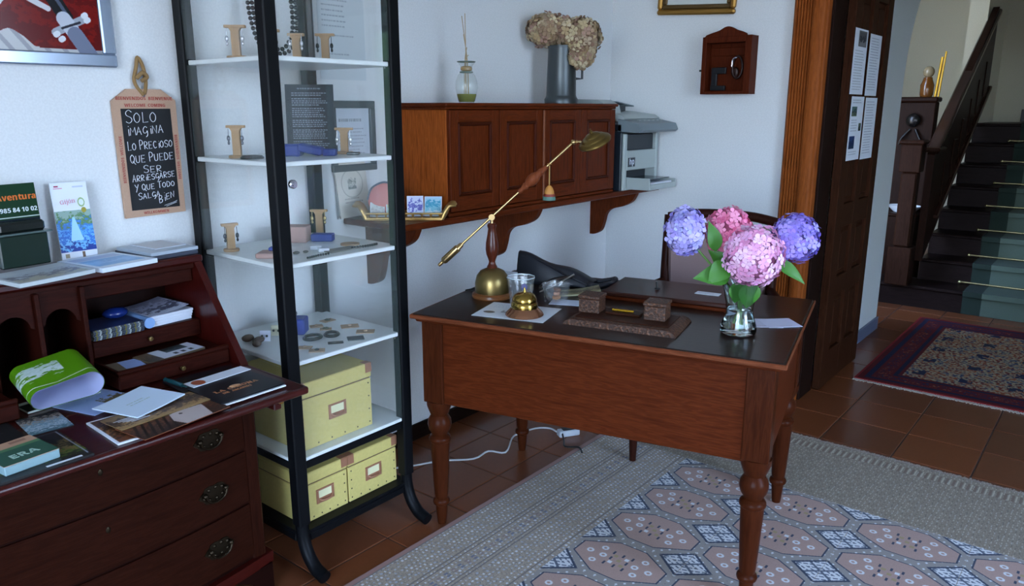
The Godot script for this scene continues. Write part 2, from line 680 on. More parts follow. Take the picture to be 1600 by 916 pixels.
func hall():
	var white := rough_paint("wall_paint", Color(0.89, 0.90, 0.90), 9.0)
	var cream := rough_paint("cream_paint", Color(0.86, 0.83, 0.74), 9.0)
	var poly := pv([3.98, 0, 5.45, 0, 5.45, 1.55])
	for k in range(1, 13):
		var a := PI - PI / 2 * k / 12
		poly.append(Vector2(6.35 + 0.9 * cos(a), 1.55 + 0.9 * sin(a)))
	poly.append_array(pv([8.2, 2.45, 8.2, 3.3, 3.98, 3.3]))
	var g := G.new()
	g.prism(poly, 0.15, Transform3D(Basis(), Vector3(0, 0, -1.39)))
	struct("wall_hall", g, white)
	struct("wall_stair", span(Vector3(8.2, 0, -1.39), Vector3(9.3, 3.3, -1.24)), cream)
	g = G.new()
	g.between(Vector3(5.3, 0, -2.75), Vector3(9.45, 3.3, -2.6))
	g.between(Vector3(5.3, 0, -2.6), Vector3(5.45, 3.3, -2.5))
	g.between(Vector3(9.3, 0, -2.6), Vector3(9.45, 3.3, -1.39))
	g.between(Vector3(5.3, 0, -1.5), Vector3(5.45, 3.3, -1.39))
	g.between(Vector3(5.3, 0, -2.5), Vector3(5.45, 0.4, -1.5))
	g.between(Vector3(5.3, 3.0, -2.5), Vector3(5.45, 3.3, -1.5))
	struct("wall_alcove", g, cream)
	struct("wall_landing", span(Vector3(9.3, 0, -1.39), Vector3(9.45, 3.3, 1.95)), rough_paint("landing_shaded_cream", Color(0.72, 0.70, 0.62), 9.0))  # the cream darkened, dimness of the landing put into its colour
	g = G.new()
	g.between(Vector3(3.98, 0, 1.8), Vector3(4.9, 3.3, 1.95))
	g.between(Vector3(5.7, 0, 1.8), Vector3(9.3, 3.3, 1.95))
	g.between(Vector3(4.9, 2.2, 1.8), Vector3(5.7, 3.3, 1.95))
	struct("wall_entrance", g, white)
	struct("wall_over", span(Vector3(3.8, 2.75, BACK), Vector3(3.98, 3.3, 1.95)), white)
	struct("ceiling_hall", span(Vector3(3.8, 3.3, -2.75), Vector3(9.45, 3.45, 1.95)), white)
	struct("baseboard_hall", span(Vector3(3.98, 0, -1.24), Vector3(5.456, 0.085, -1.226), 0.003), mat("blue_tile", Color(0.42, 0.46, 0.56), 0.25))
	struct("baseboard_landing", span(Vector3(9.285, 1.32, -1.0), Vector3(9.3, 1.44, 1.8), 0.003), mat("landing_base", Color(0.2, 0.19, 0.18), 0.5))
	# entrance door frame
	var fm := wood("window_frame", Color(0.30, 0.19, 0.12), 1)
	g = G.new()
	for x in [4.93, 5.3, 5.67]:
		g.between(Vector3(x - 0.03, 0, 1.84), Vector3(x + 0.03, 2.2, 1.9), 0.006)
	g.between(Vector3(4.96, 2.14, 1.845), Vector3(5.64, 2.2, 1.895), 0.006)
	g.between(Vector3(4.96, 0, 1.845), Vector3(5.64, 0.12, 1.895), 0.006)
	struct("door_2", g, fm)
	# garden outside
	struct("ground_garden", span(Vector3(-8, -0.4, 1.95), Vector3(14, -0.16, 16)), rough_paint("bounce_ground", Color(0.68, 0.66, 0.61), 1.0))  # unseen ground, made pale to bounce daylight up into the rooms
	var n := FastNoiseLite.new()
	n.seed = 2
	n.frequency = 0.9
	g = G.new()
	g.smooth()
	var at := func(i: int, j: int) -> Vector3:
		var a := TAU * i / 28.0
		var b := PI * j / 14.0
		var d := Vector3(sin(b) * cos(a), cos(b), sin(b) * sin(a))
		return d * Vector3(2.2, 1.5, 0.9) * (1.0 + 0.35 * n.get_noise_3dv(d * 4.0))
	for i in 28:
		for j in 14:
			g.quad(at.call(i, j), at.call(i + 1, j), at.call(i + 1, j + 1), at.call(i, j + 1))
	var hm := rough_paint("hedge_green", Color(0.33, 0.45, 0.16), 4.0, 1.0)
	var hedge := part("hedge", g, hm, self, Vector3(5.6, 1.25, 3.5))  # unseen greenery, placed close to hold sky light off the entrance
	tag(hedge, "light green garden hedge outside the hall entrance", "hedge")
	stairs()
	# dresser in the alcove behind the newel post
	var dm := wood("dresser", Color(0.17, 0.095, 0.065), 1, 0.4, 0.3)
	var d := thing("dresser", "tall dark dresser behind the stair newel post", "dresser", Vector3(6.75, 0, -1.45))
	part("base", span(Vector3(-0.12, 0, -0.28), Vector3(0.25, 0.62, 0.14), 0.006), dm, d)
	part("worktop", span(Vector3(-0.14, 0.62, -0.285), Vector3(0.26, 0.645, 0.15), 0.006), dm, d)
	part("back_panel", span(Vector3(0.12, 0.645, -0.17), Vector3(0.25, 1.5, 0.14), 0.006), dm, d)
	g = span(Vector3(0.09, 1.5, -0.20), Vector3(0.26, 1.54, 0.155), 0.01)
	part("cornice", g, dm, d)
	var iron := mat("ornament", Color(0.16, 0.15, 0.15), 0.25, 0.7)
	g = G.new()
	g.ball(Vector3(0.09, 1.36, 0.0), Vector3(0.035, 0.055, 0.055), 14, 8)
	g.tube(curve([Vector3(0.1, 1.29, -0.02), Vector3(0.08, 1.22, -0.07), Vector3(0.08, 1.17, -0.085)], 4), 0.010)
	g.tube(curve([Vector3(0.1, 1.29, 0.02), Vector3(0.08, 1.22, 0.06), Vector3(0.08, 1.17, 0.09)], 4), 0.010)
	part("carved_ornament", g, iron, d)
	var b := thing("decanter", "amber decanter standing on top of the dark dresser", "decanter", Vector3(6.93, 1.54, -1.40))
	part("body", turned(lp([0, 0, 0.042, 0, 0.048, 0.02, 0.05, 0.09, 0.035, 0.13, 0.03, 0.15, 0, 0.15])), mat("amber", Color(0.38, 0.22, 0.08), 0.1), b)
	g = G.new()
	g.ball(Vector3(0, 0.19, 0), Vector3(0.042, 0.045, 0.042))
	part("stopper", g, mat("stopper", Color(0.52, 0.46, 0.36), 0.15), b)
	for k in 2:
		g = G.new()
		g.tube([Vector3(0, 0, 0), Vector3(0.0, [0.3, 0.34][k], 0.018)], [0.010, 0.007][k], 8)
		small("golden_stick", ["thicker golden stick upright beside the amber decanter", "thinner and taller golden stick beside the amber decanter"][k], "stick", g, mat("gold_stick", Color(0.75, 0.56, 0.10), 0.3, 0.4), Vector3(6.93, 1.54, -1.335 + 0.022 * k))
	g = G.new()
	g.lathe(Vector3.ZERO, lp([0, 0, 0.09, 0, 0.15, 0.05, 0.145, 0.052, 0.085, 0.008, 0, 0.008]), 20, Basis(), Vector3(0.7, 1, 0.85))
	var bowl := part("serving_dish", g, mat("white_china", Color(0.86, 0.88, 0.9), 0.2), self, Vector3(6.745, 0.645, -1.42))
	tag(bowl, "white oval dish on the dresser worktop behind the newel post", "dish")


func stairs():
	var sw := wood("stair_wood", Color(0.14, 0.10, 0.095), 2, 0.4, 0.3)
	var green := rough_paint("stair_carpet", Color(0.27, 0.32, 0.275), 8.0, 0.3, 0.95)
	var edge := rough_paint("stair_carpet_edge", Color(0.075, 0.135, 0.10), 8.0, 0.3, 0.95)
	var brass := mat("stair_rod", Color(0.80, 0.74, 0.55), 0.25, 0.9)
	var t := thing("staircase", "dark wooden staircase with green carpet runner and brass rods", "staircase", Vector3(6.25, 0, 0))
	var rise := 0.165
	var run := 0.27
	for k in 8:
		var y := rise * (k + 1)
		var x := run * k
		var left := -1.52 if k == 0 else -1.22
		var deep := run + 0.03 if k < 7 else 1.0
		var s := part("step", span(Vector3(x, y - rise, left), Vector3(x + deep, y - 0.025, 1.2)), sw, t)
		part("nosing", span(Vector3(x - 0.025, y - 0.025, left - 0.005), Vector3(x + deep, y, 1.2), 0.008), sw, s)
		for e in [[-0.86, -0.74, edge], [-0.74, 0.5, green], [0.5, 0.62, edge]]:
			var g := G.new()
			g.between(Vector3(x - 0.007, y - rise + 0.002, e[0]), Vector3(x, y - 0.025, e[1]))
			g.between(Vector3(x - 0.034, y - 0.032, e[0]), Vector3(x - 0.025, y + 0.007, e[1]), 0.003)
			g.between(Vector3(x - 0.03, y, e[0]), Vector3(x + deep - 0.03, y + 0.007, e[1]))
			part("carpet_runner" if e[2] == green else "carpet_border", g, e[2], s)
		if k > 0:
			var g := G.new()
			g.tube([Vector3(x - 0.016, y - rise + 0.017, -0.93), Vector3(x - 0.016, y - rise + 0.017, 0.68)], 0.008, 8)
			g.ball(Vector3(x - 0.016, y - rise + 0.017, -0.93), Vector3.ONE * 0.014, 8, 6)
			part("stair_rod", g, brass, s)
	# newel post and solid balustrade
	var b := thing("stair_balustrade", "dark panelled balustrade with newel post beside the green stairs", "balustrade", Vector3(6.25, 0, -1.30))
	var dw := wood("balustrade", Color(0.19, 0.115, 0.085), 1, 0.35, 0.4)
	var g := span(Vector3(-0.08, 0.165, -0.08), Vector3(0.08, 0.45, 0.08), 0.006)
	g.between(Vector3(-0.055, 0.45, -0.055), Vector3(0.055, 1.0, 0.055), 0.012)
	g.between(Vector3(-0.07, 1.0, -0.07), Vector3(0.07, 1.2, 0.07), 0.006)
	g.box(Vector3(0, 1.215, 0), Vector3(0.17, 0.03, 0.17), 0.01)
	part("newel_post", g, dw, b)
	g = G.new()
	g.box(Vector3(0.25, 1.155, 0.07), Vector3(0.26, 0.035, 0.16), 0.012)
	part("rail_cap", g, dw, b)
	var s := rise / run
	g = G.new()
	g.prism(pv([0.12, 0.33, 2.1, 0.33 + s * 1.98, 2.1, 0.30 + s * 1.98 + 0.82, 0.12, 1.12]), 0.05, Transform3D(Basis(), Vector3(0, 0, 0.07)))
	part("side_panel", g, dw, b)
	g = G.new()
	var a := Vector3(0.15, 1.14, 0.095)
	var e := a + Vector3(2.0, s * 1.9, 0)
	var dir := (e - a).normalized()
	g.box((a + e) / 2, Vector3(a.distance_to(e), 0.05, 0.085), 0.012, Basis(dir, Vector3(-dir.y, dir.x, 0), Vector3(0, 0, 1)))
	part("handrail", g, wood("handrail", Color(0.24, 0.15, 0.12), 0, 0.2, 0.8), b)
	g = G.new()
	a = Vector3(0.35, 0.62, 0.135)
	e = a + Vector3(1.7, s * 1.7, 0)
	g.box((a + e) / 2, Vector3(a.distance_to(e), 0.03, 0.04), 0.008, Basis(dir, Vector3(-dir.y, dir.x, 0), Vector3(0, 0, 1)))
	part("lower_rail", g, wood("handrail", Color(0.24, 0.15, 0.12), 0, 0.2, 0.8), b)
	for k in 6:
		g = G.new()
		var x := 0.5 + k * 0.26
		g.between(Vector3(x, 0.45 + s * x, 0.12), Vector3(x + 0.17, 0.75 + s * x, 0.128), 0.004)
		part("panel_moulding", g, dw, b)


# ---------------------------------------------------------------- carpets
func rug_image() -> Image:
	var ppm := 560.0
	var w := int(3.465 * ppm)
	var h := int(2.616 * ppm)
	var im := blank(w, h, Color(0.60, 0.545, 0.49))
	var r := RandomNumberGenerator.new()
	r.seed = 21
	var beige := Color(0.67, 0.605, 0.53)
	var pink := Color(0.68, 0.555, 0.505)
	var navy := Color(0.21, 0.24, 0.31)
	var pale := Color(0.83, 0.83, 0.83)
	# a square of the dotted border
	var b := blank(112, 112, beige)
	for j in 112:
		for i in 112:
			var v := r.randf()
			if v < 0.20:
				b.set_pixel(i, j, beige.darkened(0.22))
			elif v < 0.32:
				b.set_pixel(i, j, Color(0.50, 0.47, 0.46))
	for j in 11:
		for i in 11:
			var c: Color = [pale, Color(0.72, 0.72, 0.73), Color(0.82, 0.82, 0.83), Color(0.66, 0.67, 0.70)][r.randi() % 4]
			var q := Vector2i(i * 10 + (5 if j % 2 else 0) + r.randi_range(-1, 1), j * 10 + r.randi_range(-1, 1) + 2)
			if r.randf() < 0.86:
				b.fill_rect(Rect2i(q, Vector2i(r.randi_range(3, 5), r.randi_range(3, 5))), c)
			b.fill_rect(Rect2i(q + Vector2i(5, 4), Vector2i(2, 2)), [Color(0.40, 0.41, 0.45), Color(0.52, 0.40, 0.36), Color(0.45, 0.44, 0.42)][r.randi() % 3])
	for j in range(0, h, 112):
		for i in range(0, w, 112):
			im.blit_rect(b, Rect2i(0, 0, 112, 112), Vector2i(i, j))
	# plain, closely woven end border towards the hall
	var e := blank(64, 64, Color(0.53, 0.475, 0.40))
	for j in 64:
		for i in 64:
			var v := r.randf()
			if v < 0.16:
				e.set_pixel(i, j, Color(0.50, 0.45, 0.385))
			elif v > 0.92:
				e.set_pixel(i, j, Color(0.68, 0.64, 0.57))
	for j in 8:
		for i in 6:
			var q := Vector2i(i * 11 + (5 if j % 2 else 0) + r.randi_range(-1, 1), j * 8 + r.randi_range(0, 1))
			e.fill_rect(Rect2i(q, Vector2i(r.randi_range(4, 7), 2)), [Color(0.70, 0.65, 0.57), Color(0.66, 0.63, 0.58), Color(0.43, 0.39, 0.35)][r.randi() % 3])
	var x1 := int((2.815 + 0.12) * ppm)
	for j in range(0, h, 64):
		for i in range(x1, w, 64):
			im.blit_rect(e, Rect2i(0, 0, mini(64, w - i), mini(64, h - j)), Vector2i(i, j))
	for j in range(int(0.02 * ppm), h - int(0.02 * ppm), 14):
		im.fill_rect(Rect2i(w - int(0.10 * ppm), j, int(0.06 * ppm), 5), Color(0.46, 0.38, 0.32))
		im.fill_rect(Rect2i(w - int(0.10 * ppm), j + 7, int(0.06 * ppm), 3), Color(0.70, 0.65, 0.56))
	# stripes that part the border bands
	for s in [0.02, 0.155, 0.17, 0.245, 0.26, 0.395]:
		for side in 2:
			var j := int(s * ppm) if side == 0 else h - int(s * ppm) - 4
			im.fill_rect(Rect2i(0, j, x1, 3), Color(0.47, 0.43, 0.41))
	im.fill_rect(Rect2i(0, 0, w, int(0.02 * ppm)), Color(0.60, 0.46, 0.42))
	im.fill_rect(Rect2i(0, h - int(0.02 * ppm), w, int(0.02 * ppm)), Color(0.60, 0.46, 0.42))
	for s in [0.20, 0.216]:
		for i in range(0, x1, 18):
			im.fill_rect(Rect2i(i, int(s * ppm), 9, 5), Color(0.56, 0.49, 0.46) if (i / 18) % 2 else Color(0.45, 0.45, 0.50))
	# one cell of the field: an octagon at its middle, quarter diamonds in its corners
	var cw := int(0.24 * ppm)
	var ch := int(0.355 * ppm)
	var cell := blank(cw, ch, Color(0.57, 0.54, 0.51))
	for j in ch:
		for i in cw:
			var x := absf((i + 0.5) / ppm - 0.12)
			var z := absf((j + 0.5) / ppm - 0.1775)
			var inside := maxf((x - 0.1) / 0.1, maxf((z - 0.158) / 0.158, ((x - 0.035) / 0.065 + (z - 0.05) / 0.108 - 1.0) * 0.45))
			var dia := (0.12 - x) / 0.078 + (0.1775 - z) / 0.095
			var c := cell.get_pixel(i, j)
			if inside < 0:
				c = navy if inside > -0.035 else pink
				if r.randf() < 0.2:
					c = c.darkened(0.06)
			elif dia < 1.0:
				c = navy if dia > 0.86 else pale
				if dia < 0.86:
					var q := fmod(x * 90.0 + z * 40.0, 1.6)
					var p := fmod(absf(x * 60.0 - z * 75.0), 1.9)
					if (q < 0.55 and p > 0.5) or absf((0.12 - x) / 0.078 - (0.1775 - z) / 0.095) < 0.07:
						c = navy.lightened(0.18)
			elif fmod((i + j) * 1.0, 22.0) < 6.0 and fmod((i - j) * 1.0 + 220.0, 22.0) < 6.0:
				c = pale
			cell.set_pixel(i, j, c)
	for s in [[0, -0.11], [0, 0.11], [0.04, -0.075], [-0.04, 0.075], [-0.045, -0.075], [0.045, 0.075], [0.0, -0.06], [0.0, 0.06]]:
		ellipse(cell, 0.5 + s[0] / 0.24, 0.5 + s[1] / 0.355, 0.05, 0.036, pale, 0.45)
	for s in [[-0.02, -0.02], [0.02, 0.02], [-0.02, 0.02], [0.02, -0.02], [0, 0]]:
		cell.fill_rect(Rect2i(int(cw * (0.5 + s[0] / 0.24)) - 4, int(ch * (0.5 + s[1] / 0.355)) - 4, 8, 8), pale if s[0] * s[1] > 0 else Color(0.63, 0.55, 0.40))
	for s in [[-0.035, -0.035], [0.035, -0.035], [-0.035, 0.035], [0.035, 0.035], [0, -0.03], [0, 0.03], [0.034, 0], [-0.034, 0]]:
		cell.fill_rect(Rect2i(int(cw * (0.5 + s[0] / 0.24)) - 5, int(ch * (0.5 + s[1] / 0.355)) - 2, 10, 4), navy)
	# octagons stand at x = 2.69 - 0.24 i and z = -1.142 + 0.355 j
	for i in 10:
		for j in 5:
			var px := int(roundf((2.69 - 0.24 * i - 0.12 + 0.12) * ppm))
			var py := int(roundf((-1.142 + 0.355 * j - 0.1775 + 1.74) * ppm))
			im.blit_rect(cell, Rect2i(0, 0, cw + 1, ch + 1), Vector2i(px, py))
	return im


func fringe(x: float, z0: float, z1: float, out: float, lx: float, seed_: int) -> G:
	var g := G.new()
	var r := RandomNumberGenerator.new()
	r.seed = seed_
	var z := z0
	while z < z1:
		var l := lx * r.randf_range(0.6, 1.1)
		g.box(Vector3(x + out * l / 2, 0.002, z), Vector3(l, 0.003, 0.005), 0.0, Basis(Vector3.UP, r.randf_range(-0.25, 0.25)))
		z += 0.006
	return g


func carpets():
	var m := paper("rug_print", rug_image(), 0.95)
	m.rim_enabled = true
	m.rim = 0.2
	var c := thing("carpet", "large beige carpet with pink octagons and blue diamonds under the desk", "carpet", Vector3(1.6125, 0, -0.432))
	part("pile", card(3.465, 2.616, 0.007), m, c)
	var f := part("fringe", fringe(1.7325, -1.308, 1.308, 1.0, 0.028, 4), mat("fringe_wool", Color(0.66, 0.60, 0.54), 0.95), c)
	f.set_meta("kind", "stuff")
	# the small red and blue rug in the hall
	var im := blank(512, 512, Color(0.62, 0.56, 0.46))
	var n := FastNoiseLite.new()
	n.seed = 9
	n.noise_type = FastNoiseLite.TYPE_CELLULAR
	n.frequency = 0.055
	n.cellular_return_type = FastNoiseLite.RETURN_CELL_VALUE
	var n2 := FastNoiseLite.new()
	n2.seed = 31
	n2.frequency = 0.12
	var cream := Color(0.60, 0.54, 0.44)
	var tones := [Color(0.13, 0.15, 0.26), Color(0.40, 0.15, 0.13), Color(0.55, 0.30, 0.18), Color(0.20, 0.24, 0.36), Color(0.33, 0.30, 0.20)]
	for j in 512:
		for i in 512:
			var c2 := cream
			if n2.get_noise_2d(i, j) > 0.02:
				var v := (n.get_noise_2d(i, j) + 1.0) * 2.5
				c2 = tones[clampi(int(v), 0, 4)]
			if (i % 86) < 26 and (j % 74) < 20 and n2.get_noise_2d(i * 0.5, j * 0.5) > -0.18:
				c2 = tones[0] if (i / 86 + j / 74) % 2 else tones[3].darkened(0.3)
			var e := mini(mini(i, 511 - i), mini(j, 511 - j))
			if e < 64:
				c2 = Color(0.33, 0.08, 0.10)
				if e > 12 and e < 22 or e > 50 and e < 58:
					c2 = Color(0.11, 0.12, 0.22)
				elif e > 26 and e < 46 and n2.get_noise_2d(i * 1.2, j * 1.2) > 0.12:
					c2 = [Color(0.12, 0.14, 0.27), Color(0.50, 0.30, 0.20), Color(0.42, 0.12, 0.13)][int(absf(n.get_noise_2d(i, j)) * 2.9) % 3]
				if e < 4:
					c2 = Color(0.50, 0.13, 0.14)
			im.set_pixel(i, j, c2)
	var s := thing("rug", "small red and navy patterned rug before the stairs", "rug", Vector3(5.13, 0, -0.26))
	part("pile", card(1.62, 1.6, 0.008), paper("hall_rug_print", im, 0.95), s)
	f = part("fringe", fringe(-0.81, -0.8, 0.8, -1.0, 0.03, 8), mat("fringe_white", Color(0.74, 0.71, 0.66), 0.95), s)
	f.set_meta("kind", "stuff")


# ---------------------------------------------------------------- desk and chair
func on_desk_at(u: float, w: float, y := DESK_TOP) -> Vector3:
	return DESK + U * u + W * w + Vector3(0, y, 0)


func desk():
	var L := 1.193
	var D := 0.80
	var side := wood("desk", Color(0.37, 0.165, 0.075), 0, 0.38, 0.25)
	var up := wood("desk_leg", Color(0.29, 0.135, 0.066), 1, 0.3, 0.4)
	var topm := wood("desk_top", Color(0.165, 0.115, 0.095), 0, 0.3, 0.55)
	var d := thing("writing_desk", "large brown wooden desk with turned legs standing on the carpet", "desk", DESK, DESK_TURN)
	part("top", span(Vector3(0, DESK_TOP - 0.016, -D), Vector3(L, DESK_TOP, 0), 0.006), topm, d)
	var e := G.new()
	e.between(Vector3(0.008, DESK_TOP - 0.028, -D + 0.008), Vector3(L - 0.008, DESK_TOP - 0.016, -0.008), 0.005)
	part("edge_moulding", e, side, d)
	var band := wood("desk_edge_lit", Color(0.50, 0.28, 0.18), 0, 0.35, 0.3)  # lighter desk wood, the light caught by the edge put into its colour
	part("edge_band", span(Vector3(-0.005, DESK_TOP - 0.017, -0.002), Vector3(L + 0.005, DESK_TOP - 0.002, 0.005), 0.004), band, d)
	part("edge_band", span(Vector3(-0.005, DESK_TOP - 0.017, -D), Vector3(0.002, DESK_TOP - 0.002, -0.002), 0.003), band, d)
	part("edge_band", span(Vector3(L - 0.002, DESK_TOP - 0.017, -D), Vector3(L + 0.005, DESK_TOP - 0.002, -0.002), 0.003), band, d)
	var y0 := 0.472
	var y1 := DESK_TOP - 0.028
	part("front_apron", span(Vector3(0.09, y0, -0.055), Vector3(L - 0.09, y1, -0.033), 0.002), side, d)
	part("back_apron", span(Vector3(0.09, y0 + 0.10, -D + 0.033), Vector3(L - 0.09, y1, -D + 0.055), 0.002), side, d)
	var sz := wood("desk", Color(0.37, 0.165, 0.075), 2, 0.38, 0.25)
	part("side_apron", span(Vector3(0.033, y0, -D + 0.09), Vector3(0.055, y1, -0.09), 0.002), sz, d)
	part("side_apron", span(Vector3(L - 0.055, y0, -D + 0.09), Vector3(L - 0.033, y1, -0.09), 0.002), sz, d)
	var prof := lp([0, 0, 0.015, 0, 0.017, 0.01, 0.021, 0.06, 0.0215, 0.074, 0.029, 0.08, 0.031, 0.088, 0.029, 0.096, 0.0225, 0.102, 0.025, 0.12, 0.029, 0.2, 0.033, 0.29, 0.034, 0.318, 0.0385, 0.324, 0.039, 0.332, 0.036, 0.339, 0.027, 0.345, 0.029, 0.352, 0.038, 0.366, 0.042, 0.384, 0.040, 0.402, 0.033, 0.414, 0.029, 0.420, 0.033, 0.427, 0.038, 0.44, 0.043, 0.455, 0.044, 0.474, 0, 0.474])
	var leg := turned(prof, 24)
	leg.box(Vector3(0, (0.472 + y1) / 2, 0), Vector3(0.078, y1 - 0.472, 0.078), 0.003)
	var lm := leg.done()
	for c in [[0.064, -0.062], [L - 0.064, -0.062], [0.064, -D + 0.062], [L - 0.064, -D + 0.062]]:
		part("leg", lm, up, d, Vector3(c[0], 0.0075 if c[0] > 0.5 else 0.0, c[1]))


func chair():
	var c := thing("armchair", "dark wooden armchair with dusty pink upholstered back behind the desk", "chair", DESK + U * 0.775 + W * 1.165 + Vector3(0, 0.0085, 0), DESK_TURN)
	var fr := wood("chair_frame", Color(0.22, 0.11, 0.08), 1, 0.35, 0.4)
	var cloth := rough_paint("chair_cloth", Color(0.52, 0.43, 0.42), 14.0, 0.2, 0.95)
	for s in [-1.0, 1.0]:
		var g := G.new()
		g.tube(curve([Vector3(0.2 * s, 0, 0.06), Vector3(0.215 * s, 0.42, 0.045), Vector3(0.22 * s, 0.7, 0.02), Vector3(0.225 * s, 1.0, -0.03)], 5), 0.021, 10)
		part("back_post", g, fr, c)
		g = G.new()
		g.lathe(Vector3(0.24 * s, 0, 0.33), lp([0, 0, 0.014, 0, 0.018, 0.1, 0.026, 0.3, 0.03, 0.42, 0, 0.42]), 14)
		g.tube(curve([Vector3(0.24 * s, 0.4, 0.32), Vector3(0.25 * s, 0.55, 0.29), Vector3(0.255 * s, 0.66, 0.27)], 4), 0.016, 8)
		part("front_leg", g, fr, c)
		g = G.new()
		g.tube(curve([Vector3(0.222 * s, 0.72, 0.02), Vector3(0.255 * s, 0.70, 0.12), Vector3(0.262 * s, 0.68, 0.23), Vector3(0.26 * s, 0.665, 0.31)], 5), [0.016, 0.018, 0.02, 0.022, 0.024, 0.024, 0.024, 0.024, 0.024, 0.024, 0.024, 0.024, 0.024, 0.024, 0.022, 0.018], 10)
		part("armrest", g, fr, c)
	var g := G.new()
	g.tube(curve([Vector3(-0.228, 0.992, -0.028), Vector3(-0.1, 1.012, -0.04), Vector3(0.1, 1.012, -0.04), Vector3(0.228, 0.992, -0.028)], 6), 0.020, 10)
	part("top_rail", g, fr, c)
	g = G.new()
	g.box(Vector3(0, 0.75, 0.012), Vector3(0.41, 0.47, 0.045), 0.014, Basis(Vector3.RIGHT, 0.13))
	part("backrest", g, cloth, c)
	g = G.new()
	g.box(Vector3(0, 0.40, 0.20), Vector3(0.46, 0.06, 0.32), 0.006)
	part("seat_frame", g, fr, c)
	g = G.new()
	g.box(Vector3(0, 0.455, 0.20), Vector3(0.45, 0.06, 0.31), 0.022)
	part("seat", g, cloth, c)


# ---------------------------------------------------------------- bureau
const BX := 0.71
func bow(x: float) -> float:
	return -1.92 + 0.04 * (1.0 - pow((x - BX) / 0.455, 2))


func bow_prism(x0: float, x1: float, back: float, proud: float) -> PackedVector2Array:
	var p := PackedVector2Array()
	for k in 17:
		var x := lerpf(x0, x1, k / 16.0)
		p.append(Vector2(x, bow(x) + proud))
	p.append(Vector2(x1, back))
	p.append(Vector2(x0, back))
	return p


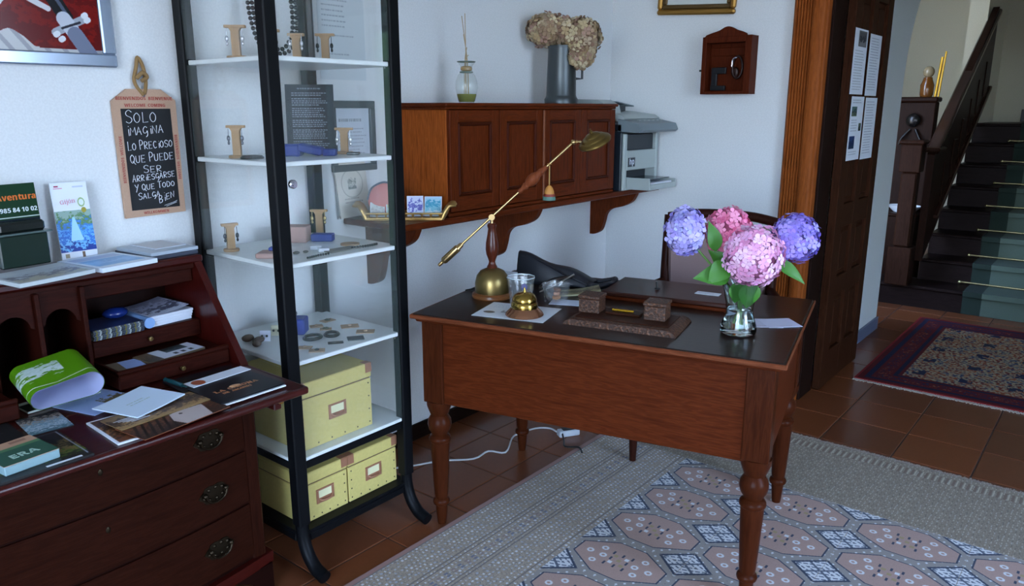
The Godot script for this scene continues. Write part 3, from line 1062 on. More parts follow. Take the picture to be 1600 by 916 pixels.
func bureau():
	var red := Color(0.27, 0.068, 0.048)
	var mx := wood("mahogany", red, 0, 0.3, 0.5)
	var my := wood("mahogany", red, 1, 0.3, 0.5)
	var drw := wood("mahogany_front", Color(0.19, 0.08, 0.045), 0, 0.35, 0.4)
	var dark := wood("mahogany_dark", Color(0.13, 0.05, 0.035), 0, 0.4, 0.3)
	var iron := mat("old_brass", Color(0.20, 0.16, 0.11), 0.35, 0.85)
	var b := thing("bureau", "dark mahogany bureau with lowered writing flap and bow-fronted drawers", "bureau")
	var x0 := 0.255
	var x1 := 1.165
	var tozy := Transform3D(Basis(Vector3(0, 0, 1), Vector3(0, 1, 0), Vector3(-1, 0, 0)), Vector3.ZERO)   # polygon x -> world z, drawn towards -x
	for s in [x1, x0 + 0.022]:
		var g := G.new()
		g.prism(pv([-2.35, 0.10, -1.93, 0.10, -1.93, 0.735, -2.15, 1.03, -2.35, 1.03]), 0.022, Transform3D(tozy.basis, Vector3(s, 0, 0)))
		part("side_panel", g, my, b)
	part("top", span(Vector3(x0 - 0.006, 1.012, -2.355), Vector3(x1 + 0.006, 1.034, -2.135), 0.005), mx, b)
	part("back_panel", span(Vector3(x0 + 0.022, 0.1, -2.35), Vector3(x1 - 0.022, 1.012, -2.335)), dark, b)
	part("writing_board", span(Vector3(x0 + 0.022, 0.712, -2.335), Vector3(x1 - 0.022, 0.735, -1.925), 0.002), mx, b)
	# the flap, let down
	var f := part("flap", span(Vector3(x0 + 0.02, 0.715, -1.922), Vector3(x1 - 0.012, 0.736, -1.645), 0.004), mx, b)
	var e := G.new()
	e.tube([Vector3(x0 + 0.02, 0.7265, -1.643), Vector3(x1 - 0.01, 0.7265, -1.643)], 0.0105, 10)
	e.tube([Vector3(x1 - 0.011, 0.7265, -1.922), Vector3(x1 - 0.011, 0.7265, -1.645)], 0.0105, 10)
	part("edge_moulding", e, mx, f)
	for s in [x0 + 0.035, x1 - 0.035]:
		var l := part("loper", span(Vector3(s - 0.012, 0.652, -2.2), Vector3(s + 0.012, 0.712, -1.74), 0.003), my, b)
		var g := G.new()
		g.lathe(Vector3(s, 0.682, -1.74), lp([0, 0, 0.006, 0, 0.005, 0.006, 0.009, 0.012, 0.008, 0.018, 0, 0.02]), 12, Basis(Vector3.RIGHT, PI / 2))
		part("knob", g, mat("brass_small", Color(0.65, 0.5, 0.25), 0.3, 0.9), l)
	# drawers
	for k in 3:
		var lo: float = [0.490, 0.320, 0.142][k]
		var hi: float = [0.640, 0.482, 0.312][k]
		var g := G.new()
		g.prism(bow_prism(x0 + 0.045, x1 - 0.045, -2.3, 0.0), hi - lo, Transform3D(Basis(Vector3(1, 0, 0), Vector3(0, 0, 1), Vector3(0, 1, 0)), Vector3(0, lo, 0)), false)
		var d := part("drawer", g, drw, b)
		for x in [1.005, 0.415]:
			var y := (lo + hi) / 2 + (0.0 if k else -0.002)
			var h := G.new()
			var pl := PackedVector2Array()
			for j in 20:
				var a := TAU * j / 20
				pl.append(Vector2(cos(a) * (0.046 + 0.004 * cos(6 * a)), sin(a) * (0.027 + 0.003 * cos(6 * a))))
			var slope := atan(-0.08 * (x - BX) / 0.207)
			var t := Basis(Vector3.UP, -slope)
			h.prism(pl, 0.003, Transform3D(t, Vector3(x, y, bow(x) - 0.001)))
			for s in [-1.0, 1.0]:
				h.ball(t * Vector3(0.033 * s, 0.006, 0.01) + Vector3(x, y, bow(x)), Vector3.ONE * 0.0075, 10, 6)
			for j in 9:
				var a := TAU * j / 9
				h.ball(t * Vector3(cos(a) * 0.034, sin(a) * 0.017, 0.003) + Vector3(x, y, bow(x)), Vector3(0.006, 0.006, 0.003), 8, 4)
			var hp := part("handle_plate", h, iron, d)
			h = G.new()
			var arc := []
			for j in 9:
				var a := PI + PI * j / 8
				arc.append(t * Vector3(cos(a) * 0.033, sin(a) * 0.026 + 0.004, 0.014) + Vector3(x, y, bow(x)))
			h.tube(arc, 0.0035, 8)
			part("bail", h, iron, hp)
		var kg := G.new()
		kg.ball(Vector3(BX, hi - 0.055, bow(BX)), Vector3(0.006, 0.009, 0.002), 10, 6)
		part("keyhole_plate", kg, iron, d)
	for y in [[0.640, 0.650], [0.482, 0.490], [0.312, 0.320], [0.128, 0.142]]:
		var g := G.new()
		g.prism(bow_prism(x0 + 0.02, x1 - 0.02, -2.3, -0.006), y[1] - y[0], Transform3D(Basis(Vector3(1, 0, 0), Vector3(0, 0, 1), Vector3(0, 1, 0)), Vector3(0, y[0], 0)))
		part("rail", g, dark, b)
	for s in [[x0, x0 + 0.046], [x1 - 0.046, x1]]:
		part("corner_stile", span(Vector3(s[0], 0.1, -1.96), Vector3(s[1], 0.712, -1.914), 0.006), wood("mahogany_front", Color(0.19, 0.08, 0.045), 1, 0.35, 0.4), b)
	var g := G.new()
	g.prism(bow_prism(x0 - 0.015, x1 + 0.018, -2.35, 0.014), 0.035, Transform3D(Basis(Vector3(1, 0, 0), Vector3(0, 0, 1), Vector3(0, 1, 0)), Vector3(0, 0.093, 0)))
	part("base_moulding", g, mx, b)
	for s in [[x1 + 0.008, -1.0], [x0 - 0.006, 1.0]]:
		for z in [-1.93, -2.30]:
			g = G.new()
			g.prism(pv([0, 0, 0.05, 0, 0.055, 0.03, 0.08, 0.06, 0.12, 0.08, 0.125, 0.095, 0, 0.095]), 0.03, Transform3D(Basis(Vector3(s[1], 0, 0), Vector3.UP, Vector3(0, 0, 1)), Vector3(s[0], 0, z)))
			part("foot", g, dark, b)
	# the fitted inside
	var inn := wood("mahogany_inside", Color(0.215, 0.08, 0.053), 0, 0.4, 0.35)
	for s in [[0.277, 0.592], [0.825, 1.143]]:
		var w0: float = s[0]
		var w1: float = s[1]
		var lowd := part("small_drawer", span(Vector3(w0, 0.737, -2.32), Vector3(w1, 0.778, -1.985), 0.004), inn, b)
		var rim := G.new()
		rim.between(Vector3(w0, 0.778, -1.997), Vector3(w1, 0.790, -1.985), 0.003)
		rim.between(Vector3(w0, 0.778, -2.14), Vector3(w0 + 0.010, 0.788, -1.997), 0.002)
		part("lip", rim, inn, lowd)
		var kn := G.new()
		kn.lathe(Vector3((w0 + w1) / 2 + 0.01, 0.758, -1.985), lp([0, 0, 0.004, 0, 0.004, 0.005, 0.007, 0.009, 0.006, 0.014, 0, 0.015]), 12, Basis(Vector3.RIGHT, PI / 2))
		part("knob", kn, mat("knob_brass", Color(0.42, 0.34, 0.2), 0.35, 0.85), lowd)
		var upd := part("small_drawer", span(Vector3(w0 + 0.004, 0.792, -2.32), Vector3(w1, 0.842, -2.135), 0.004), inn, b)
		kn = G.new()
		kn.lathe(Vector3((w0 + w1) / 2, 0.817, -2.135), lp([0, 0, 0.004, 0, 0.004, 0.005, 0.007, 0.009, 0.006, 0.014, 0, 0.015]), 12, Basis(Vector3.RIGHT, PI / 2))
		part("knob", kn, mat("knob_brass", Color(0.42, 0.34, 0.2), 0.35, 0.85), upd)
		part("fascia", span(Vector3(w0, 0.955, -2.17), Vector3(w1, 1.012, -2.155), 0.003), inn, b)
	for x in [0.597, 0.708, 0.818]:
		part("divider", span(Vector3(x - 0.006, 0.737, -2.33), Vector3(x + 0.006, 1.0, -2.12), 0.002), inn, b)
	for x in [0.6525, 0.763]:
		var p := pv([-0.049, 1.0, -0.049, 0.905])
		for j in 13:
			var a := PI - PI * j / 12
			p.append(Vector2(cos(a) * 0.038, 0.912 + sin(a) * 0.036))
		p.append_array(pv([0.049, 0.905, 0.049, 1.0]))
		g = G.new()
		g.prism(p, 0.012, Transform3D(Basis(), Vector3(x, 0, -2.15)))
		part("arched_fascia", g, inn, b)
	part("top_fascia", span(Vector3(x0 + 0.022, 0.995, -2.165), Vector3(x1 - 0.022, 1.012, -2.14), 0.003), inn, b)


func lay(called: String, label: String, cat: String, size: Vector3, key: String, im: Image, at: Vector3, deg: float, group := "", bend := 0.0, rough := 0.35) -> MeshInstance3D:
	var o := part(called, card(size.x, size.z, size.y, bend), paper(key, im, rough), self, at, Basis(Vector3.UP, deg_to_rad(deg)))
	tag(o, label, cat, group)
	return o


func bureau_papers():
	var Y := 0.7365
	var white := Color(0.86, 0.88, 0.91)
	var black := Color(0.075, 0.08, 0.10)
	# --- on the flap
	var im := blank(96, 96, black)
	var f := lay("folder", "black folder lying flat with a copper emblem and lettering", "folder", Vector3(0.185, 0.004, 0.155), "black_folder", im, Vector3(1.021, Y + 0.009, -1.755), 1.0, "black folders")
	var copper := mat("copper_print", Color(0.72, 0.47, 0.30), 0.35, 0.3)
	text("LA  CASONA", 0.020, copper, f, Vector3(-0.002, 0.0045, 0.0), Basis(Vector3.RIGHT, -PI / 2), "lettering", "Droid Serif")
	text("DE  AMANDI", 0.013, copper, f, Vector3(-0.012, 0.0045, 0.021), Basis(Vector3.RIGHT, -PI / 2), "lettering", "Droid Serif")
	var g := G.new()
	g.ball(Vector3(0, 0.004, -0.008), Vector3(0.016, 0.001, 0.011), 16, 4)
	part("emblem", g, mat("copper_pale", Color(0.85, 0.65, 0.47), 0.4, 0.2), f)
	part("page_edge", span(Vector3(-0.092, -0.004, 0.06), Vector3(0.0925, -0.0005, 0.083)), mat("page_white", white, 0.5), f)
	im = blank(96, 64, black)
	lay("folder", "black folder half hidden below the one with copper emblem", "folder", Vector3(0.19, 0.004, 0.13), "black_folder_b", im, Vector3(1.018, Y, -1.893), -3.0, "black folders")
	im = blank(96, 24, white)
	ellipse(im, 0.16, 0.5, 0.1, 0.42, Color(0.62, 0.30, 0.18))
	lay("card_strip", "white strip with an orange mark lying across the black folders", "card", Vector3(0.176, 0.0015, 0.047), "strip", im, Vector3(1.029, Y + 0.0135, -1.858), 4.0)
	im = blank(64, 96, Color(0.09, 0.05, 0.05))
	photo(im, 0, 0, 1, 1, [Color(0.35, 0.22, 0.14), Color(0.16, 0.10, 0.07), Color(0.55, 0.38, 0.24), Color(0.22, 0.14, 0.10), Color(0.42, 0.24, 0.15)], 5, 2.2, 0.05)
	lay("magazine", "white-edged magazine at the bottom of the postcard pile on the flap", "magazine", Vector3(0.125, 0.004, 0.175), "white_edged", frame_print(im, white), Vector3(0.735, Y, -1.742), -2.0)
	im = blank(160, 80, Color(0.3, 0.18, 0.12))
	photo(im, 0, 0, 1, 1, [Color(0.42, 0.25, 0.17), Color(0.30, 0.19, 0.14), Color(0.22, 0.15, 0.12)], 14, 2.5, 0.09)
	for k in 9:
		stroke(im, Vector2(20 + k * 13, 20), Vector2(k * 13 - 6, 80), 2.2, Color(0.14, 0.09, 0.07))
	for k in 80:
		for i in range(int(60 + k * 0.2), int(150 - k * 0.3)):
			if k > 18 and i > 60 + (80 - k) * 0.15 and i + k * 0.4 > 90 and i < 158 - (k - 18) * 0.0 and k > 20 + absf(i - 96) * 0.12:
				im.set_pixel(i, k, Color(0.74, 0.68, 0.66))
	ellipse(im, 0.60, 0.42, 0.02, 0.04, Color(0.2, 0.12, 0.1))
	lay("brochure", "brown brochure picturing wooden beams and a white roof", "brochure", Vector3(0.228, 0.002, 0.112), "beams", im, Vector3(0.817, Y + 0.0075, -1.690), 8.0)
	im = blank(160, 60, Color(0.33, 0.24, 0.16))
	photo(im, 0, 0, 1, 1, [Color(0.50, 0.40, 0.27), Color(0.26, 0.20, 0.17), Color(0.36, 0.28, 0.22), Color(0.62, 0.50, 0.34)], 24, 1.6, 0.06)
	for k in 5:
		fillr(im, 0.05 + k * 0.03, 0.35 + 0.08 * k, 0.2, 0.05, Color(0.8, 0.8, 0.82))
	lay("brochure", "brown landscape brochure sticking out below the white letter", "brochure", Vector3(0.232, 0.002, 0.09), "brown_land", im, Vector3(0.812, Y + 0.0105, -1.760), 5.0)
	im = blank(96, 96, Color(0.62, 0.70, 0.85))
	photo(im, 0, 0, 1, 1, [Color(0.66, 0.74, 0.90), Color(0.60, 0.69, 0.88), Color(0.40, 0.36, 0.24), Color(0.27, 0.22, 0.15)], 32, 0.9, 0.04)
	fillr(im, 0.0, 0.35, 0.5, 0.65, Color(0.62, 0.71, 0.88))
	lay("postcard", "postcard of an old tower against blue sky", "postcard", Vector3(0.14, 0.001, 0.145), "tower_card", im, Vector3(0.757, Y, -1.960), 17.0)
	im = blank(96, 96, Color(0.80, 0.87, 0.93))
	lines(im, 0.3, 0.42, 0.4, 2, 0.08, 0.03, Color(0.68, 0.76, 0.74), 4)
	lay("envelope", "pale blue white envelope lying on top of the brochures", "envelope", Vector3(0.148, 0.003, 0.146), "letter", im, Vector3(0.802, Y + 0.015, -1.830), 17.0, "", 0.006)
	im = blank(64, 24, Color(0.12, 0.15, 0.13))
	fillr(im, 0, 0, 1, 0.25, Color(0.72, 0.75, 0.72))
	lay("leaflet", "dark green leaflet with white edge below the rolled map", "leaflet", Vector3(0.175, 0.005, 0.075), "dark_leaf", im, Vector3(0.700, Y, -2.050), 3.0)
	g = G.new()
	g.tube([Vector3(-0.045, 0, 0), Vector3(0.03, 0, 0), Vector3(0.034, 0, 0)], [0.006, 0.006, 0.004], 10)
	g.tube([Vector3(0.034, 0, 0), Vector3(0.052, 0, 0)], 0.002, 8)
	var pen := part("marker_pen", g, mat("teal", Color(0.05, 0.22, 0.24), 0.3), self, Vector3(0.922, Y + 0.0205, -1.884), Basis(Vector3.UP, -1.5))
	tag(pen, "teal marker pen beside the white strip on the flap", "pen")
	im = blank(96, 110, Color(0.35, 0.42, 0.46))
	photo(im, 0, 0, 1, 1, [Color(0.16, 0.16, 0.18), Color(0.60, 0.55, 0.50), Color(0.42, 0.55, 0.62), Color(0.66, 0.72, 0.76), Color(0.30, 0.42, 0.46)], 41, 2.0, 0.07)
	lay("postcard", "postcard of a seaside town lying near the rolled green map", "postcard", Vector3(0.090, 0.002, 0.125), "town_card", im, Vector3(0.616, Y, -1.915), -5.0)
	im = blank(64, 96, Color(0.10, 0.11, 0.12))
	lines(im, 0.3, 0.5, 0.5, 2, 0.06, 0.02, Color(0.32, 0.33, 0.35), 2)
	lay("leaflet", "plain charcoal leaflet beside the seaside town postcard", "leaflet", Vector3(0.1, 0.002, 0.120), "charcoal_leaf", im, Vector3(0.510, Y, -1.925), -2.0)
	im = blank(128, 128, Color(0.14, 0.13, 0.13))
	photo(im, 0, 0.25, 1, 0.62, [Color(0.10, 0.11, 0.12), Color(0.36, 0.30, 0.18), Color(0.14, 0.14, 0.10), Color(0.44, 0.37, 0.22), Color(0.30, 0.38, 0.14), Color(0.16, 0.17, 0.12)], 51, 2.0, 0.05)
	fillr(im, 0.55, 0.93, 0.35, 0.045, Color(0.9, 0.92, 0.95))
	fillr(im, 0.02, 0.02, 0.96, 0.012, Color(0.35, 0.36, 0.4))
	fillr(im, 0.96, 0.02, 0.012, 0.9, Color(0.5, 0.52, 0.56))
	lay("magazine", "dark magazine with a woodland photograph at the flap's front edge", "magazine", Vector3(0.2, 0.005, 0.19), "wood_mag", im, Vector3(0.515, Y, -1.742), 0.0)
	var bk := thing("ticket_block", "thick green block of tickets with peach top lying on magazines", "booklet", Vector3(0.502, Y + 0.005, -1.735), deg_to_rad(6))
	part("pages", span(Vector3(-0.054, 0, -0.065), Vector3(0.054, 0.020, 0.060), 0.002), mat("ticket_pages", Color(0.52, 0.64, 0.66), 0.6), bk)
	im = blank(96, 112, Color(0.18, 0.33, 0.27))
	fillr(im, 0, 0, 1, 0.28, Color(0.70, 0.55, 0.45))
	fillr(im, 0.2, 0.1, 0.1, 0.18, Color(0.25, 0.3, 0.28))
	fillr(im, 0.55, 0.06, 0.3, 0.1, Color(0.55, 0.4, 0.33))
	fillr(im, 0, 0.28, 1, 0.12, Color(0.32, 0.47, 0.33))
	part("cover", card(0.108, 0.125, 0.001), paper("ticket_cover", im), bk, Vector3(0, 0.020, -0.0025))
	text("ERA", 0.03, mat("pale_print", Color(0.60, 0.72, 0.66), 0.5), bk, Vector3(0, 0.0213, 0.024), Basis(Vector3.RIGHT, -PI / 2))
	# --- the rolled green map in the middle of the bureau
	var roll := thing("folded_map", "green and white map folded into a loop before the pigeonholes", "map", Vector3(0.690, Y + 0.020, -2.030), deg_to_rad(-4))
	roll.rotation.x = 0.16
	var loop := []
	for k in 25:
		var a := PI * k / 24 - PI / 2
		loop.append(Vector2(0.055 + cos(a) * 0.033, 0.050 + sin(a) * 0.033))
	for k in 13:
		var a := PI / 2 + PI * k / 12
		loop.append(Vector2(-0.052 + cos(a) * 0.027, 0.039 + sin(a) * 0.027))
	loop.append(Vector2(0.0, 0.0145))
	loop.append(Vector2(0.055, 0.017))
	var om := ring_sheet(loop, 0.0, 0.155)
	im = blank(192, 160, Color(0.32, 0.52, 0.07))
	photo(im, 0.35, 0.1, 0.5, 0.6, [Color(0.32, 0.52, 0.07), Color(0.70, 0.78, 0.74), Color(0.76, 0.82, 0.80), Color(0.32, 0.52, 0.07)], 61, 1.8, 0.035)
	for k in 14:
		stroke(im, Vector2(20 + k * 9, 150 - absf(k - 7) * 4), Vector2(29 + k * 9, 150 - absf(k - 6) * 4), 1.5, Color(0.76, 0.82, 0.74))
	part("outer_sheet", om, paper("green_map", im, 0.3), roll)
	part("inner_sheet", ring_sheet(loop, 0.0016, 0.1555), mat("map_inside", Color(0.72, 0.74, 0.86), 0.45), roll)
	# --- in the upper pigeonholes and on the lower step
	im = blank(160, 24, Color(0.3, 0.32, 0.36))
	for k in 26:
		fillr(im, k / 26.0, 0, 0.03, 1, [Color(0.16, 0.19, 0.26), Color(0.62, 0.64, 0.62), Color(0.40, 0.38, 0.14), Color(0.13, 0.16, 0.18), Color(0.30, 0.34, 0.40)][(k * 7) % 5])
	var stripe := paper("striped", im)
	var nth := ["lowest", "second from below", "third from below", "fourth from below", "fifth from below", "sixth from below", "topmost"]
	for k in 7:
		var lf := thing("striped_leaflet", "narrow leaflet with striped edge, %s of the stack in the upper pigeonhole" % nth[k], "leaflet", Vector3(0.902 + 0.001 * (k % 3), 0.8425 + k * 0.0042, -2.20 + 0.001 * ((k * 2) % 3)), deg_to_rad(2), "striped leaflets in the upper pigeonhole")
		part("sheets", span(Vector3(-0.07, 0, -0.065), Vector3(0.07, 0.0039, 0.065), 0.0008), mat("leaflet_edges", Color(0.50, 0.52, 0.52), 0.5) if k < 6 else mat("leaflet_cover", Color(0.16, 0.20, 0.34), 0.3), lf)
		part("striped_front", card(0.139, 0.0037, 0.001), stripe, lf, Vector3(0, 0.00195, 0.065), Basis(Vector3.RIGHT, PI / 2))
	g = G.new()
	g.ball(Vector3(0, 0.016, 0), Vector3(0.036, 0.016, 0.03), 16, 8)
	var bp := part("blue_pouch", g, mat("blue_plastic", Color(0.08, 0.16, 0.42), 0.2), self, Vector3(0.935, 0.8722, -2.22))
	tag(bp, "small glossy blue pouch on the striped leaflets", "pouch")
	var mg: Node3D
	for k in 4:
		mg = thing("magazine", "white magazine, %s of the pile in the upper right pigeonhole" % ["lowest", "second from below", "third from below", "topmost with curled cover"][k], "magazine", Vector3(1.054 + 0.002 * k, 0.8425 + k * 0.008, -2.235 + 0.001 * k), deg_to_rad(4), "white magazines in the pigeonhole")
		part("pages", span(Vector3(-0.0675, 0, -0.085), Vector3(0.0675, 0.0078, 0.085), 0.001), mat("magazine_white", Color(0.80, 0.82, 0.86), 0.4), mg)
	im = blank(96, 96, Color(0.60, 0.60, 0.70))
	photo(im, 0, 0, 1, 1, [Color(0.55, 0.54, 0.62), Color(0.70, 0.70, 0.78), Color(0.32, 0.32, 0.40), Color(0.78, 0.8, 0.86)], 71, 1.5, 0.03)
	part("curled_cover", card(0.12, 0.165, 0.001, 0.012), paper("curled", im, 0.3), mg, Vector3(-0.004, 0.008, 0))
	g = G.new()
	g.tube([Vector3(0, 0.0165, -0.05), Vector3(0, 0.0165, 0.076)], 0.0160, 14)
	small("rolled_leaflet", "rolled pale blue leaflet between the magazines and striped leaflets", "leaflet", g, mat("rolled_blue", Color(0.48, 0.62, 0.80), 0.4), Vector3(0.9905, 0.8425, -2.215), 0.03)
	im = blank(160, 56, Color(0.82, 0.84, 0.88))
	photo(im, 0.0, 0, 0.25, 1, [Color(0.42, 0.36, 0.28), Color(0.30, 0.28, 0.25)], 81, 1.0)
	photo(im, 0.45, 0.0, 0.4, 0.5, [Color(0.14, 0.17, 0.18), Color(0.24, 0.30, 0.32)], 83, 1.0)
	for k in 3:
		fillr(im, 0.5 + k * 0.14, 0.66, 0.07, 0.2, Color(0.16, 0.17, 0.2))
	lay("leaflet", "white leaflet with small dark pictures on the bureau's lower step", "leaflet", Vector3(0.17, 0.006, 0.085), "step_leaf", im, Vector3(1.004, 0.7785, -2.065), 6.0)
	im = blank(96, 48, Color(0.58, 0.66, 0.84))
	fillr(im, 0, 0, 0.4, 1, Color(0.45, 0.40, 0.34))
	lay("leaflet", "pale blue and tan leaflet at the left of the lower step", "leaflet", Vector3(0.085, 0.003, 0.075), "step_leaf_blue", im, Vector3(0.876, 0.7785, -2.058), -6.0)
	# --- on top of the bureau
	var T := 1.0345
	im = blank(128, 128, Color(0.74, 0.77, 0.78))
	photo(im, 0.05, 0.3, 0.9, 0.65, [Color(0.70, 0.74, 0.76), Color(0.46, 0.46, 0.50), Color(0.68, 0.67, 0.60)], 91, 1.6, 0.03)
	lay("paper_pile", "grey and cream papers spread below the green leaflet holder", "papers", Vector3(0.19, 0.010, 0.17), "grey_pile", im, Vector3(0.738, T, -2.16), 8.0, "", 0.004)
	im = blank(128, 128, Color(0.84, 0.88, 0.93))
	photo(im, 0.08, 0.35, 0.84, 0.5, [Color(0.50, 0.68, 0.86), Color(0.58, 0.76, 0.92), Color(0.50, 0.70, 0.88)], 95, 1.0, 0.03)
	fillr(im, 0.08, 0.1, 0.84, 0.22, Color(0.66, 0.72, 0.84))
	lay("leaflet_pile", "pale blue leaflets stacked on the bureau top, before the waterfall leaflet", "leaflets", Vector3(0.165, 0.012, 0.20), "blue_pile", im, Vector3(0.925, T, -2.20), 10.0)
	var bs := thing("book", "thin charcoal book lying lowest on the bureau top beside the showcase", "book", Vector3(1.09, T, -2.255), deg_to_rad(3))
	part("cover", span(Vector3(-0.075, 0, -0.095), Vector3(0.075, 0.010, 0.1), 0.001), mat("book_dark", Color(0.22, 0.24, 0.29), 0.4), bs)
	bs = thing("book", "thin pale grey book on top of the charcoal one beside the showcase", "book", Vector3(1.09, T + 0.010, -2.255), deg_to_rad(5))
	part("cover", span(Vector3(-0.07, 0, -0.09), Vector3(0.08, 0.010, 0.092), 0.001), mat("book_grey", Color(0.66, 0.70, 0.74), 0.4), bs)
	part("title_panel", card(0.10, 0.13, 0.002), paper("book_top", frame_print(blank(64, 64, Color(0.74, 0.73, 0.74)), Color(0.82, 0.84, 0.88))), bs, Vector3(0.02, 0.010, -0.02))
	im = blank(64, 64, Color(0.32, 0.34, 0.35))
	photo(im, 0, 0, 1, 1, [Color(0.25, 0.28, 0.3), Color(0.52, 0.56, 0.62), Color(0.30, 0.30, 0.30)], 97, 1.8)
	lay("leaflet", "small grey leaflet on the bureau top at the picture's edge", "leaflet", Vector3(0.11, 0.006, 0.12), "edge_leaf", im, Vector3(0.585, T, -2.215), 12.0)
	# standing leaflet with the blue waterfall
	im = blank(128, 272, Color(0.88, 0.90, 0.94))
	photo(im, 0, 0.36, 1, 0.52, [Color(0.55, 0.66, 0.62), Color(0.36, 0.52, 0.34), Color(0.26, 0.50, 0.78), Color(0.36, 0.66, 0.92), Color(0.20, 0.44, 0.80), Color(0.44, 0.72, 0.92), Color(0.12, 0.24, 0.58)], 101, 2.2, 0.03)
	for k in 60:
		fillr(im, 0.46 - k * 0.0022, 0.44 + k * 0.005, 0.06 + k * 0.0050, 0.006, Color(0.66, 0.86, 0.96))
	fillr(im, 0.1, 0.035, 0.12, 0.02, Color(0.62, 0.25, 0.34))
	fillr(im, 0.08, 0.065, 0.24, 0.012, Color(0.80, 0.55, 0.62))
	ellipse(im, 0.78, 0.26, 0.10, 0.06, Color(0.60, 0.70, 0.48))
	ellipse(im, 0.78, 0.26, 0.07, 0.04, Color(0.86, 0.9, 0.9))
	ellipse(im, 0.82, 0.36, 0.07, 0.035, Color(0.62, 0.58, 0.2))
	fillr(im, 0.6, 0.05, 0.3, 0.02, Color(0.74, 0.78, 0.86))
	fillr(im, 0.1, 0.90, 0.12, 0.05, Color(0.60, 0.56, 0.48))
	fillr(im, 0.58, 0.89, 0.08, 0.08, Color(0.45, 0.36, 0.30))
	var wl := thing("leaflet", "white leaflet with a blue waterfall picture standing against the wall", "leaflet", Vector3(0.902, T + 0.0005, -2.330), 0)
	part("sheet", card(0.096, 0.222, 0.004), paper("waterfall", im, 0.25), wl, Vector3(0, 0.109, -0.004), Basis(Vector3.RIGHT, PI / 2 - 0.10))
	text("Gijón", 0.016, mat("pink_print", Color(0.80, 0.42, 0.50), 0.5), wl, Vector3(-0.014, 0.168, 0.0075), Basis(Vector3.RIGHT, -0.10) * Basis(Vector3(0, 0, 1), 0.1), "lettering", "Droid Serif", 400)
	# green leaflet holder
	var h := thing("leaflet_holder", "dark green leaflet holder with activity leaflets on the bureau top", "holder", Vector3(0.738, T + 0.0165, -2.278), deg_to_rad(8))
	var acr := mat("green_acrylic", Color(0.09, 0.16, 0.13), 0.15)
	part("tray", span(Vector3(-0.062, 0, -0.028), Vector3(0.062, 0.085, 0.030), 0.003), acr, h)
	part("lip", span(Vector3(-0.068, 0.085, -0.03), Vector3(0.074, 0.090, 0.036), 0.002), mat("acrylic_edge", Color(0.34, 0.40, 0.40), 0.15), h)
	part("pocket", span(Vector3(-0.056, 0.090, -0.024), Vector3(0.062, 0.118, 0.026), 0.006), mat("pocket_dark", Color(0.06, 0.09, 0.08), 0.2), h)
	im = blank(128, 224, Color(0.10, 0.22, 0.14))
	fillr(im, 0, 0.46, 1, 0.16, Color(0.09, 0.13, 0.17))
	fillr(im, 0, 0.43, 1, 0.012, Color(0.74, 0.80, 0.78))
	fillr(im, 0, 0.60, 1, 0.02, Color(0.62, 0.60, 0.15))
	photo(im, 0, 0.625, 1, 0.375, [Color(0.66, 0.72, 0.80), Color(0.72, 0.76, 0.82), Color(0.22, 0.32, 0.24), Color(0.16, 0.24, 0.16), Color(0.5, 0.48, 0.40)], 111, 1.6, 0.04)
	ellipse(im, 0.84, 0.82, 0.12, 0.09, Color(0.36, 0.2, 0.14))
	ellipse(im, 0.94, 0.74, 0.10, 0.10, Color(0.40, 0.30, 0.20), 0.4)
	var al := part("leaflet", card(0.114, 0.20, 0.006), paper("aventura", im, 0.25), h, Vector3(0.012, 0.113, -0.016), Basis(Vector3.RIGHT, PI / 2 - 0.08))
	var ft := Basis(Vector3.RIGHT, -PI / 2)
	text("Aventura", 0.023, mat("orange_print", Color(0.85, 0.42, 0.10), 0.5), al, Vector3(0.006, 0.0063, -0.066), ft)
	text("n 985 84 10 02", 0.0165, mat("white_print", Color(0.86, 0.90, 0.90), 0.5), al, Vector3(0, 0.0063, -0.032), ft)
	text("EN CANOA", 0.019, mat("white_print", Color(0.86, 0.90, 0.90), 0.5), al, Vector3(0.0, 0.0063, 0.008), ft)


func frame_print(im: Image, c: Color) -> Image:
	for r in [[0, 0, 1, 0.03], [0, 0.97, 1, 0.03], [0, 0, 0.04, 1], [0.96, 0, 0.04, 1]]:
		fillr(im, r[0], r[1], r[2], r[3], c)
	return im


# a sheet bent along the given outline and drawn out along z; inset shrinks it inwards
func ring_sheet(loop: Array, inset: float, depth: float) -> ArrayMesh:
	var g := G.new()
	g.smooth()
	var n := loop.size()
	var pts := []
	var run := [0.0]
	for k in n:
		var p: Vector2 = loop[k]
		var d: Vector2 = (loop[mini(k + 1, n - 1)] - loop[maxi(k - 1, 0)]).normalized()
		var nn := Vector2(d.y, -d.x)
		pts.append(p - nn * inset)
		if k:
			run.append(run[-1] + p.distance_to(loop[k - 1]))
	for k in n - 1:
		var q := [Vector3(pts[k].x, pts[k].y, -depth / 2), Vector3(pts[k + 1].x, pts[k + 1].y, -depth / 2), Vector3(pts[k + 1].x, pts[k + 1].y, depth / 2), Vector3(pts[k].x, pts[k].y, depth / 2)]
		var uv := [Vector2(run[k] / run[-1], 0), Vector2(run[k + 1] / run[-1], 0), Vector2(run[k + 1] / run[-1], 1), Vector2(run[k] / run[-1], 1)]
		for j in [0, 2, 1, 0, 3, 2]:
			g.st.set_uv(uv[j])
			g.st.add_vertex(q[j])
	return g.done()


# ---------------------------------------------------------------- showcase
const SX0 := 1.290
const SX1 := 1.742
const SZ0 := -2.338
const SZ1 := -1.905
const SHELVES := [1.600, 1.308, 1.010, 0.708]


